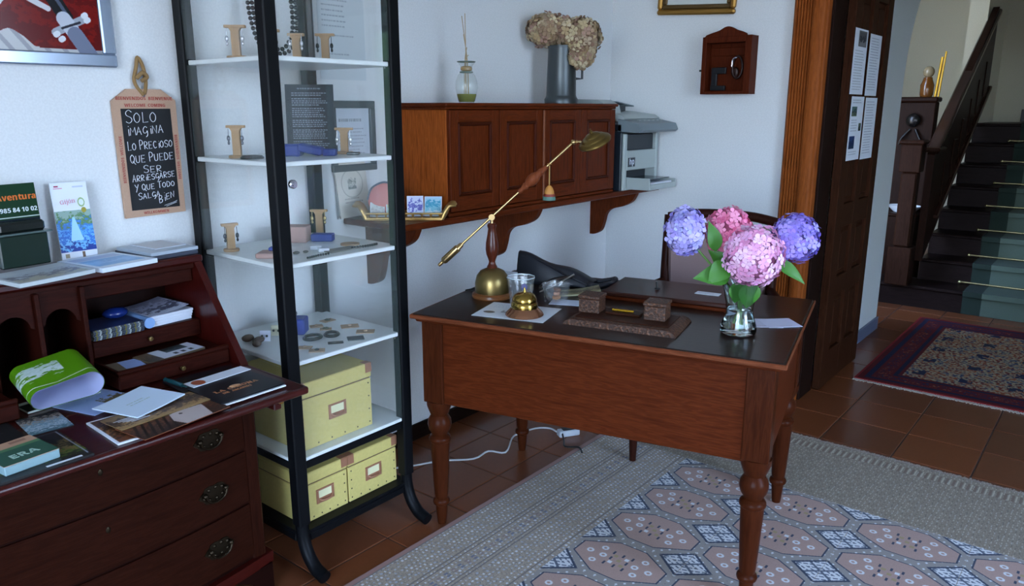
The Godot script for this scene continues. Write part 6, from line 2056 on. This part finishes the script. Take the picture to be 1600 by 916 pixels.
# ---------------------------------------------------------------- things on the desk
func on_desk():
	var Y := DESK_TOP
	# writing board
	var t := thing("writing_board", "low brown writing board with moulded front edge on the desk", "board", on_desk_at(0.50, 0.478), DESK_TURN)
	part("board", span(Vector3(0, 0.012, -0.265), Vector3(0.475, 0.028, 0), 0.004), wood("board_top", Color(0.27, 0.14, 0.10), 0, 0.3, 0.5), t)
	part("moulding", span(Vector3(-0.004, 0, -0.265), Vector3(0.479, 0.012, 0.006), 0.004), wood("desk", Color(0.37, 0.165, 0.075), 0, 0.38, 0.25), t)
	var im := blank(64, 32, Color(0.84, 0.86, 0.88))
	lines(im, 0.1, 0.3, 0.7, 2, 0.25, 0.06, Color(0.74, 0.76, 0.78), 3)
	lay("visiting_card", "white card lying on the writing board by the vase", "card", Vector3(0.085, 0.001, 0.04), "white_card_a", im, on_desk_at(0.855, 0.60, Y + 0.0285), rad_to_deg(DESK_TURN) - 4, "white cards on the desk")
	var g := G.new()
	g.tube([Vector3(0, 0, 0), Vector3(0, 0.028, -0.004)], 0.004, 8)
	g.ball(Vector3(0, 0.004, 0), Vector3(0.012, 0.004, 0.012), 12, 6)
	small("pen_holder", "short black pen holder upright on the writing board", "holder", g, mat("pen_black", Color(0.06, 0.06, 0.07), 0.3), on_desk_at(0.676, 0.585, Y + 0.0285))
	# inkstand
	var carved := rough_paint("carved_wood", Color(0.52, 0.36, 0.265), 8.0, 0.3, 0.5)
	carved.albedo_texture = carving_shades  # bright ridges and shaded hollows of the relief painted into the colour
	carved.heightmap_texture = carving_shades
	var dk := wood("inkstand", Color(0.26, 0.15, 0.105), 0, 0.4, 0.3)
	t = thing("inkstand", "carved wooden inkstand with two square lidded wells", "inkstand", on_desk_at(0.505, 0.105), DESK_TURN)
	g = G.new()
	g.prism(pv([0.0, 0.0, 0.362, 0.0, 0.362, 0.005, 0.352, 0.014, 0.336, 0.020, 0.026, 0.020, 0.010, 0.014, 0.0, 0.005]), 0.2, Transform3D(Basis(), Vector3(0, 0, -0.2)))
	part("base", g, carved, t)
	part("base_panel", span(Vector3(0.03, 0.020, -0.175), Vector3(0.332, 0.023, -0.03), 0.001), dk, t)
	for x in [0.055, 0.272]:
		var wl := part("ink_well", span(Vector3(x - 0.034, 0.023, -0.150), Vector3(x + 0.034, 0.068, -0.082), 0.002), carved, t)
		part("lid", span(Vector3(x - 0.037, 0.0695, -0.153), Vector3(x + 0.037, 0.080, -0.079), 0.002), carved, wl)
		part("lid_gap", span(Vector3(x - 0.032, 0.068, -0.148), Vector3(x + 0.032, 0.0695, -0.084)), dk, wl)
	g = span(Vector3(0.105, 0.023, -0.135), Vector3(0.222, 0.030, -0.095), 0.003)
	part("pen_rest", g, dk, t)
	small("brass_pen", "slim brass pen lying between the two inkwells", "pen", tube_of([Vector3(-0.035, 0, 0), Vector3(0.035, 0, 0)], 0.004), mat("pen_brass", Color(0.80, 0.62, 0.15), 0.2, 0.8), on_desk_at(0.665, 0.222, Y + 0.0345), DESK_TURN + 0.05)
	# printed sheet under the bell
	im = blank(160, 128, Color(0.84, 0.87, 0.89))
	ellipse(im, 0.15, 0.68, 0.08, 0.07, Color(0.26, 0.26, 0.28))
	photo(im, 0.3, 0.45, 0.2, 0.25, [Color(0.84, 0.87, 0.89), Color(0.45, 0.46, 0.48), Color(0.84, 0.87, 0.89)], 171, 1.8, 0.1)
	lines(im, 0.1, 0.12, 0.6, 4, 0.07, 0.02, Color(0.70, 0.74, 0.78), 9)
	var shp := (on_desk_at(0.179, 0.088) + on_desk_at(0.431, 0.064) + on_desk_at(0.448, 0.247) + on_desk_at(0.19, 0.285)) / 4.0
	lay("printed_sheet", "white printed sheet under the brass reception bell", "sheet", Vector3(0.252, 0.0008, 0.190), "bell_sheet", im, shp + Vector3(0, 0.0005, 0), rad_to_deg(DESK_TURN) + 4.0)
	# bell
	var brass := mat("bell_brass", Color(0.67, 0.55, 0.27), 0.18, 1.0)
	t = thing("reception_bell", "polished brass reception bell on a white sheet", "bell", Vector3(1.934, Y + 0.0015, -1.513))
	part("base", turned(lp([0, 0, 0.062, 0, 0.064, 0.003, 0.060, 0.010, 0.050, 0.020, 0.045, 0.026, 0, 0.026]), 40), mat("bell_copper", Color(0.66, 0.46, 0.34), 0.22, 0.9), t)
	part("dome", turned(lp([0, 0.024, 0.0445, 0.026, 0.045, 0.034, 0.043, 0.042, 0.040, 0.046, 0.0405, 0.049, 0.040, 0.056, 0.034, 0.068, 0.024, 0.075, 0.010, 0.078, 0, 0.0785]), 40), brass, t)
	part("plunger", turned(lp([0, 0.077, 0.006, 0.077, 0.005, 0.082, 0.003, 0.086, 0.003, 0.093, 0, 0.094]), 16), brass, t)
	# octagonal tumbler
	var clear := glass("tumbler_glass", Color(0.85, 0.9, 0.92), 0.03)
	t = thing("glass_tumbler", "clear faceted tumbler behind the brass bell", "tumbler", Vector3(2.012, Y + 0.001, -1.590))
	g = G.new()
	g.lathe(Vector3.ZERO, lp([0, 0, 0.034, 0, 0.036, 0.004, 0.050, 0.105, 0.047, 0.106, 0.034, 0.012, 0, 0.012]), 10)
	part("glass", g, clear, t)
	g = G.new()
	var rr := []
	for k in 10:
		rr.append(Vector3(cos(TAU * k / 10) * 0.0485, 0.1055, sin(TAU * k / 10) * 0.0485))
	g.tube(rr, 0.0018, 6, true)
	part("rim", g, mat("rim_glass", Color(0.75, 0.80, 0.82), 0.05), t)
	var sweets := [Color(0.72, 0.46, 0.42), Color(0.66, 0.50, 0.40), Color(0.30, 0.28, 0.50)]
	for k in 3:
		g = G.new()
		g.ball(Vector3.ZERO, Vector3(0.014, 0.012, 0.012), 10, 6)
		small("sweet", ["pink wrapped sweet at the bottom of the faceted tumbler", "tan wrapped sweet in the faceted tumbler", "violet wrapped sweet topmost in the faceted tumbler"][k], "sweet", g, mat("sweet_%d" % k, sweets[k], 0.4), t.position + [Vector3(0.008, 0.0245, 0.008), Vector3(0.010, 0.048, 0.010), Vector3(0.002, 0.071, 0.012)][k])
	t = thing("glass_cup", "small square glass cup holding biscuits beside the tumbler", "cup", Vector3(2.142, Y, -1.535), DESK_TURN + 0.4)
	g = G.new()
	g.lathe(Vector3.ZERO, lp([0, 0, 0.036, 0, 0.040, 0.004, 0.050, 0.070, 0.047, 0.071, 0.037, 0.010, 0, 0.010]), 4)
	part("glass", g, clear, t)
	for k in 3:
		g = G.new()
		g.box(Vector3.ZERO, Vector3(0.026, 0.012, 0.022), 0.003)
		small("biscuit", ["tan biscuit at the bottom of the square glass cup", "peach biscuit in the middle of the square glass cup", "brown biscuit on top in the square glass cup"][k], "biscuit", g, mat("biscuit_%d" % k, [Color(0.72, 0.52, 0.36), Color(0.74, 0.55, 0.44), Color(0.44, 0.30, 0.22)][k], 0.8), t.position + Vector3(0.002 * k, 0.018 + 0.014 * k, 0.002), 0.5 * k)
	# papers behind the cup
	im = blank(64, 64, Color(0.82, 0.87, 0.93))
	lay("visiting_card", "white card lying between the glass cup and the inkstand", "card", Vector3(0.12, 0.001, 0.075), "white_card_b", im, on_desk_at(0.415, 0.365), rad_to_deg(DESK_TURN) + 12, "white cards on the desk")
	im = blank(96, 48, Color(0.56, 0.56, 0.45))
	photo(im, 0, 0, 1, 1, [Color(0.62, 0.62, 0.50), Color(0.38, 0.38, 0.33), Color(0.60, 0.58, 0.44)], 181, 1.0, 0.05)
	lay("booklet", "olive booklet lying open behind the inkstand", "booklet", Vector3(0.15, 0.006, 0.085), "olive_book", im, on_desk_at(0.405, 0.505), rad_to_deg(DESK_TURN) + 25, "", 0.02)
	for k in 4:
		g = G.new()
		g.tube(curve([Vector3(-0.06, 0.004 + k * 0.004, 0.02 - k * 0.012), Vector3(0.0, 0.030 + k * 0.006, 0.015 - k * 0.012), Vector3(0.07, 0.068 - k * 0.006, 0.01 - k * 0.012)], 5), 0.0032, 6)
		small("pen", ["grey metal pen leaning on the black bag", "black pen leaning on the black bag next to the grey one", "brown pen leaning on the black bag", "black pen leaning on the black bag, farthest from the bell"][k], "pen", g, [mat("pen_grey", Color(0.50, 0.48, 0.46), 0.3, 0.5), mat("pen_black", Color(0.06, 0.06, 0.07), 0.3), mat("pen_brown", Color(0.26, 0.19, 0.16), 0.4), mat("pen_black", Color(0.06, 0.06, 0.07), 0.3)][k], on_desk_at(0.31, 0.50), DESK_TURN + 0.5, "pens behind the glass cup")
	# black leather bag
	var hide := rough_paint("black_leather", Color(0.085, 0.10, 0.135), 16.0, 0.1, 0.42)
	t = thing("leather_bag", "slouched black leather bag at the wall side of the desk", "bag", on_desk_at(0.11, 0.615), DESK_TURN)
	g = G.new()
	g.smooth()
	var rows := []
	for k in 13:
		var f := k / 12.0
		var top := lerpf(0.122, 0.03, pow(f, 1.3)) + 0.005 * sin(f * 11.0)
		var wd := lerpf(0.040, 0.060, f)
		var ring_ := []
		for j in 14:
			var a := TAU * (j + 0.5) / 14
			var lean2 := 0.018 * sin(f * 5.0)
			var ca := signf(cos(a)) * pow(absf(cos(a)), 0.45)
			var sa := signf(sin(a)) * pow(absf(sin(a)), 0.45)
			ring_.append(Vector3(f * 0.31, maxf(0.001, top * (0.5 + 0.5 * sa)), -wd * ca * (0.38 + 0.62 * (0.5 - 0.5 * sa)) + lean2))
		rows.append(ring_)
	for k in 12:
		for j in 14:
			var i := (j + 1) % 14
			g.quad(rows[k][j], rows[k + 1][j], rows[k + 1][i], rows[k][i])
	g.flat()
	g.out(rows[0].duplicate(), Vector3(0.1, 0.05, 0))
	g.out(rows[12].duplicate(), Vector3(0.1, 0.05, 0))
	part("body", g, hide, t)
	g = G.new()
	g.tube(curve([Vector3(0.02, 0.108, 0.022), Vector3(0.12, 0.088, 0.036), Vector3(0.22, 0.05, 0.05), Vector3(0.30, 0.022, 0.05)], 5), 0.004, 8)
	part("seam", g, hide, t)
	g = G.new()
	g.tube(curve([Vector3(0.29, 0.016, 0.02), Vector3(0.335, 0.013, 0.02), Vector3(0.362, 0.018, -0.005), Vector3(0.368, 0.014, -0.05), Vector3(0.366, 0.022, -0.09), Vector3(0.345, 0.014, -0.10), Vector3(0.30, 0.012, -0.05)], 6), 0.012, 10)
	part("strap", g, hide, t)
	g = G.new()
	g.box(Vector3(-0.01, 0.034, 0.062), Vector3(0.055, 0.026, 0.004), 0.001, Basis(Vector3.RIGHT, -0.3))
	part("white_tag", g, mat("bag_tag", Color(0.84, 0.87, 0.90), 0.5), t)
	# white papers by the vase
	for k in 2:
		im = blank(64, 64, Color(0.82, 0.83, 0.90))
		lines(im, 0.3, 0.8, 0.5, 1, 0.1, 0.03, Color(0.70, 0.62, 0.66), 4)
		lay("note_paper", ["white note paper at the desk's hall side, on top of another", "white note paper half covered behind the flower vase"][k], "paper", Vector3(0.11, 0.0008, 0.10), "note_%d" % k, im, on_desk_at([1.122, 1.072][k], [0.415, 0.395][k], Y + 0.0012 * (1 - k)), rad_to_deg(DESK_TURN) + [32, 20][k], "note papers by the vase")


func tube_of(p: Array, r: float) -> G:
	var g := G.new()
	g.tube(p, r, 8)
	return g


func lamp():
	var brass := mat("lamp_brass", Color(0.55, 0.47, 0.29), 0.32, 0.95)
	var pale := mat("lamp_arm_brass", Color(0.74, 0.62, 0.42), 0.25, 0.95)
	var old := mat("lamp_shade_brass", Color(0.46, 0.37, 0.19), 0.36, 0.9)
	var wd := wood("lamp_wood", Color(0.36, 0.16, 0.09), 1, 0.3, 0.6)
	var knob := wood("lamp_knob", Color(0.54, 0.29, 0.18), 1, 0.35, 0.4)
	var t := thing("desk_lamp", "brass desk lamp with turned wooden column and long balanced arm", "lamp", Vector3(2.062, DESK_TOP, -1.762), TO_ROOM)
	part("base_ring", turned(lp([0, 0, 0.071, 0, 0.074, 0.005, 0.073, 0.014, 0.066, 0.020, 0, 0.020]), 40), wood("lamp_foot", Color(0.52, 0.33, 0.18), 0, 0.3, 0.5), t)
	part("base_dome", turned(lp([0, 0.018, 0.061, 0.018, 0.0625, 0.03, 0.062, 0.055, 0.056, 0.080, 0.043, 0.097, 0.026, 0.105, 0.018, 0.108, 0, 0.108]), 40), brass, t)
	part("column", turned(lp([0, 0.106, 0.017, 0.106, 0.019, 0.112, 0.014, 0.120, 0.011, 0.130, 0.014, 0.140, 0.021, 0.158, 0.0235, 0.175, 0.022, 0.200, 0.016, 0.232, 0.0135, 0.250, 0.016, 0.256, 0.0165, 0.264, 0.012, 0.270, 0, 0.270]), 28), wd, t)
	var g := G.new()
	g.lathe(Vector3.ZERO, lp([0, 0.268, 0.006, 0.268, 0.005, 0.280, 0.006, 0.286, 0, 0.286]), 16)
	g.lathe(Vector3(0, 0.292, -0.012), lp([0, 0, 0.011, 0, 0.011, 0.024, 0, 0.024]), 20, Basis(Vector3.RIGHT, PI / 2))
	part("pivot", g, pale, t)
	var dir := Vector3(0.297, 0.272, 0).normalized()
	var pv0 := Vector3(0.0, 0.292, 0.0)
	var fit := Basis(Vector3(dir.y, -dir.x, 0), dir, Vector3(0, 0, 1))
	g = G.new()
	g.tube([pv0 - dir * 0.155, pv0 + dir * 0.385], 0.0042, 10)
	part("arm", g, pale, t)
	g = G.new()
	g.lathe(pv0 - dir * 0.262, lp([0, 0, 0.005, 0.001, 0.0065, 0.008, 0.0065, 0.020, 0.011, 0.024, 0.0135, 0.030, 0.0135, 0.095, 0.010, 0.100, 0.009, 0.112, 0.006, 0.118, 0, 0.119]), 20, fit)
	part("counterweight", g, pale, t)
	g = G.new()
	g.lathe(pv0 + dir * 0.128, lp([0, 0, 0.006, 0, 0.009, 0.010, 0.008, 0.018, 0.010, 0.026, 0.013, 0.034, 0.011, 0.040, 0.017, 0.050, 0.0205, 0.064, 0.019, 0.080, 0.013, 0.092, 0.011, 0.100, 0.013, 0.106, 0.010, 0.114, 0.009, 0.124, 0.006, 0.134, 0, 0.135]), 24, fit)
	part("wooden_grip", g, knob, t)
	var tip := pv0 + dir * 0.385
	g = G.new()
	g.ball(tip, Vector3.ONE * 0.009, 12, 8)
	g.tube([tip, tip + Vector3(0.028, 0.002, 0.0)], 0.0045, 8)
	g.ball(tip + Vector3(0.012, 0.001, 0), Vector3(0.004, 0.007, 0.007), 10, 6)
	part("joint", g, pale, t)
	var sb := Basis(Vector3(0, 0, 1), 0.42) * Basis(Vector3.RIGHT, 0.30)
	g = G.new()
	g.lathe(tip + Vector3(0.072, 0.008, 0), lp([0.058, -0.012, 0.0595, -0.008, 0.057, -0.003, 0.047, 0.004, 0.044, 0.0045, 0.041, 0.009, 0.031, 0.015, 0.028, 0.0155, 0.025, 0.020, 0.014, 0.025, 0.006, 0.027, 0.006, 0.033, 0.003, 0.036, 0.003, 0.042, 0, 0.043]), 36, sb)
	g.lathe(tip + Vector3(0.072, 0.008, 0), lp([0, 0.022, 0.024, 0.015, 0.042, 0.004, 0.054, -0.005, 0.058, -0.012]), 36, sb)
	part("shade", g, old, t)
	g = G.new()
	g.tube(curve([Vector3(-0.055, 0.004, -0.05), Vector3(-0.085, 0.012, -0.06), Vector3(-0.10, 0.004, -0.085), Vector3(-0.06, 0.004, -0.12), Vector3(0.0, 0.004, -0.13)], 5), 0.003, 8)
	part("cord", g, mat("black_cable", Color(0.05, 0.05, 0.055), 0.4), t)
	# pendant that hangs from the arm
	var p := thing("lamp_pendant", "small orange and green bell ornament hanging from the lamp's arm", "ornament", t.transform * (pv0 + dir * 0.275 + Vector3(0, 0, 0)), TO_ROOM)
	g = G.new()
	g.tube([Vector3(0, -0.075, 0.0), Vector3(0.0, 0.004, 0.0)], 0.0022, 6)
	g.tube(ring(0.0068, 0.0, 12), 0.0018, 6, true)
	part("cord", g, mat("gold_cord", Color(0.70, 0.55, 0.30), 0.6), p)
	part("bell_top", turned(lp([0, -0.104, 0.0175, -0.104, 0.0165, -0.094, 0.012, -0.083, 0.006, -0.076, 0, -0.074]), 16), mat("bell_orange", Color(0.74, 0.50, 0.22), 0.6), p)
	part("bell_middle", turned(lp([0, -0.113, 0.021, -0.113, 0.0195, -0.104, 0, -0.104]), 16), mat("bell_red", Color(0.52, 0.18, 0.12), 0.6), p)
	part("bell_hem", turned(lp([0, -0.126, 0.0235, -0.126, 0.0225, -0.113, 0, -0.113]), 16), mat("bell_green", Color(0.30, 0.45, 0.40), 0.6), p)


func bouquet():
	var at := Vector3(2.182, DESK_TOP, -0.880)
	var v := thing("flower_vase", "clear waisted glass vase of water on the desk corner", "vase", at + Vector3(0, 0.0005, 0))
	var clear := solid_glass("vase_clear", Color(0.93, 0.97, 0.96))
	part("glass", turned(lp([0, 0, 0.045, 0, 0.052, 0.004, 0.054, 0.014, 0.052, 0.030, 0.045, 0.050, 0.040, 0.070, 0.041, 0.090, 0.050, 0.130, 0.062, 0.175, 0.075, 0.216, 0.0775, 0.222, 0.0755, 0.2225, 0.0725, 0.216, 0.0595, 0.175, 0.0475, 0.130, 0.0385, 0.090, 0.0375, 0.070, 0.0425, 0.050, 0.0485, 0.032, 0.046, 0.020, 0, 0.018]), 40), clear, v)
	part("water", turned(lp([0, 0.0182, 0.0455, 0.0202, 0.048, 0.032, 0.042, 0.050, 0.0370, 0.070, 0.0372, 0.078, 0, 0.078]), 40), solid_glass("vase_water", Color(0.96, 0.98, 1.0), 0.033), v)
	var lilac := [Color(0.40, 0.35, 0.78), Color(0.50, 0.46, 0.88), Color(0.34, 0.27, 0.70), Color(0.58, 0.50, 0.86), Color(0.45, 0.48, 0.86)]
	var violet := [Color(0.28, 0.20, 0.70), Color(0.36, 0.27, 0.80), Color(0.24, 0.18, 0.62), Color(0.40, 0.36, 0.84), Color(0.44, 0.27, 0.74)]
	var rose := [Color(0.80, 0.16, 0.32), Color(0.86, 0.24, 0.42), Color(0.70, 0.12, 0.27), Color(0.88, 0.33, 0.50)]
	var pink := [Color(0.90, 0.42, 0.68), Color(0.93, 0.55, 0.78), Color(0.85, 0.33, 0.58), Color(0.94, 0.66, 0.84), Color(0.86, 0.45, 0.74)]
	var pm := petal_mat("fresh_petals", 0.2)
	var lm := mat("leaf_green", Color(0.22, 0.45, 0.11), 0.5)
	lm.backlight_enabled = true
	lm.backlight = Color(0.08, 0.18, 0.03)
	var stem := mat("stem_green", Color(0.36, 0.52, 0.24), 0.5)
	# local frame: x to the hall side, z towards the visitor
	var data := [
		["lilac hydrangea leaning towards the wall cabinet", Vector3(-0.176, 0.313, 0.0), Vector3(0.056, 0.070, 0.055), 190, lilac, Vector3(-0.006, 0.03, 0.01)],
		["deep rose hydrangea behind the large pink one", Vector3(-0.032, 0.305, -0.055), Vector3(0.072, 0.072, 0.065), 210, rose, Vector3(0.008, 0.03, -0.012)],
		["large pale pink hydrangea at the front of the bouquet", Vector3(0.016, 0.250, 0.050), Vector3(0.086, 0.088, 0.072), 300, pink, Vector3(0.004, 0.03, 0.015)],
		["violet hydrangea leaning towards the doorway", Vector3(0.150, 0.293, 0.0), Vector3(0.067, 0.072, 0.060), 210, violet, Vector3(-0.012, 0.03, 0.0)]]
	for k in 4:
		var a: Array = data[k]
		var f := thing("hydrangea", a[0], "flower", at, TO_ROOM, "fresh hydrangeas in the glass vase")
		var g := G.new()
		flower_ball(g, a[1], a[2], a[3], 0.0155, a[4], 40 + k)
		g.st.set_color(a[4][2] * 0.5)  # core darkened to paint the shade between the petals
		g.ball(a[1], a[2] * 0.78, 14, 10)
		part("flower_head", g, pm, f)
		g = G.new()
		var b: Vector3 = a[5]
		var c: Vector3 = a[1]
		var neck := Vector3(c.x * 0.22, 0.15, c.z * 0.25 + b.z * 0.3)
		g.tube(curve([b, Vector3(b.x * -0.4, 0.09, b.z * 0.3), neck, c * 0.9], 5), 0.0035, 8)
		part("stem", g, stem, f)
		var leaves: Array = [
			[[Vector3(-0.04, 0.19, 0.02), Vector3(-0.156, 0.178, 0.035), 0.075], [Vector3(-0.085, 0.255, 0.01), Vector3(-0.110, 0.345, 0.0), 0.05], [Vector3(-0.055, 0.225, 0.03), Vector3(-0.115, 0.165, 0.05), 0.07]],
			[[Vector3(-0.03, 0.19, -0.03), Vector3(-0.095, 0.25, -0.045), 0.06]],
			[[Vector3(0.012, 0.172, 0.030), Vector3(0.014, 0.082, 0.018), 0.074], [Vector3(-0.018, 0.170, 0.026), Vector3(-0.022, 0.098, 0.016), 0.060]],
			[[Vector3(0.085, 0.232, 0.01), Vector3(0.178, 0.160, 0.035), 0.042]]][k]
		for l in leaves:
			g = G.new()
			leaf(g, l[0], l[1], l[2], Vector3(0, 0.4, 1).normalized(), 0.10)
			part("leaf", g, lm, f)


func cables():
	var ws := thing("wall_socket", "white wall socket just above the dark baseboard behind the desk", "socket", Vector3(2.45, 0.13, BACK))
	part("plate", span(Vector3(-0.042, -0.042, 0.001), Vector3(0.042, 0.042, 0.010), 0.003), mat("switch_white", Color(0.84, 0.85, 0.86), 0.3), ws)
	for x in [-0.010, 0.010]:
		part("socket_hole", span(Vector3(x - 0.003, -0.003, 0.010), Vector3(x + 0.003, 0.003, 0.0108)), mat("black_cable", Color(0.05, 0.05, 0.055), 0.4), ws)
	var white := mat("white_cable", Color(0.80, 0.80, 0.80), 0.4)
	var black := mat("black_cable", Color(0.05, 0.05, 0.055), 0.4)
	var y := 0.0045
	var g := G.new()
	g.tube(curve([Vector3(1.90, y, -2.27), Vector3(2.03, y, -2.176), Vector3(2.139, y, -2.116), Vector3(2.238, y, -2.023), Vector3(2.335, y, -2.023), Vector3(2.372, y, -1.957), Vector3(2.503, y, -2.027), Vector3(2.56, y, -2.035), Vector3(2.66, y, -2.01), Vector3(2.70, y, -1.96), Vector3(2.688, y, -1.911)], 4), 0.004, 8)
	var o := part("mains_cable", g, white, self)
	tag(o, "white cable snaking over the floor under the desk", "cable")
	var t := thing("power_strip", "white power strip on the floor under the desk", "power strip", Vector3(2.70, 0, -1.855), -0.55)
	part("body", span(Vector3(-0.05, 0, -0.02), Vector3(0.05, 0.03, 0.02), 0.004), mat("strip_white", Color(0.72, 0.74, 0.76), 0.4), t)
	part("socket", span(Vector3(-0.03, 0.03, -0.014), Vector3(0.03, 0.034, 0.014), 0.001), black, t)
	g = G.new()
	g.tube(curve([Vector3(2.66, 0.02, -1.86), Vector3(2.63, y + 0.001, -1.83), Vector3(2.584, y, -1.79), Vector3(2.60, y + 0.008, -1.73), Vector3(2.566, y + 0.008, -1.69)], 5), 0.004, 8)
	o = part("lamp_cable", g, black, self)
	tag(o, "black cable running from the power strip onto the carpet edge", "cable")
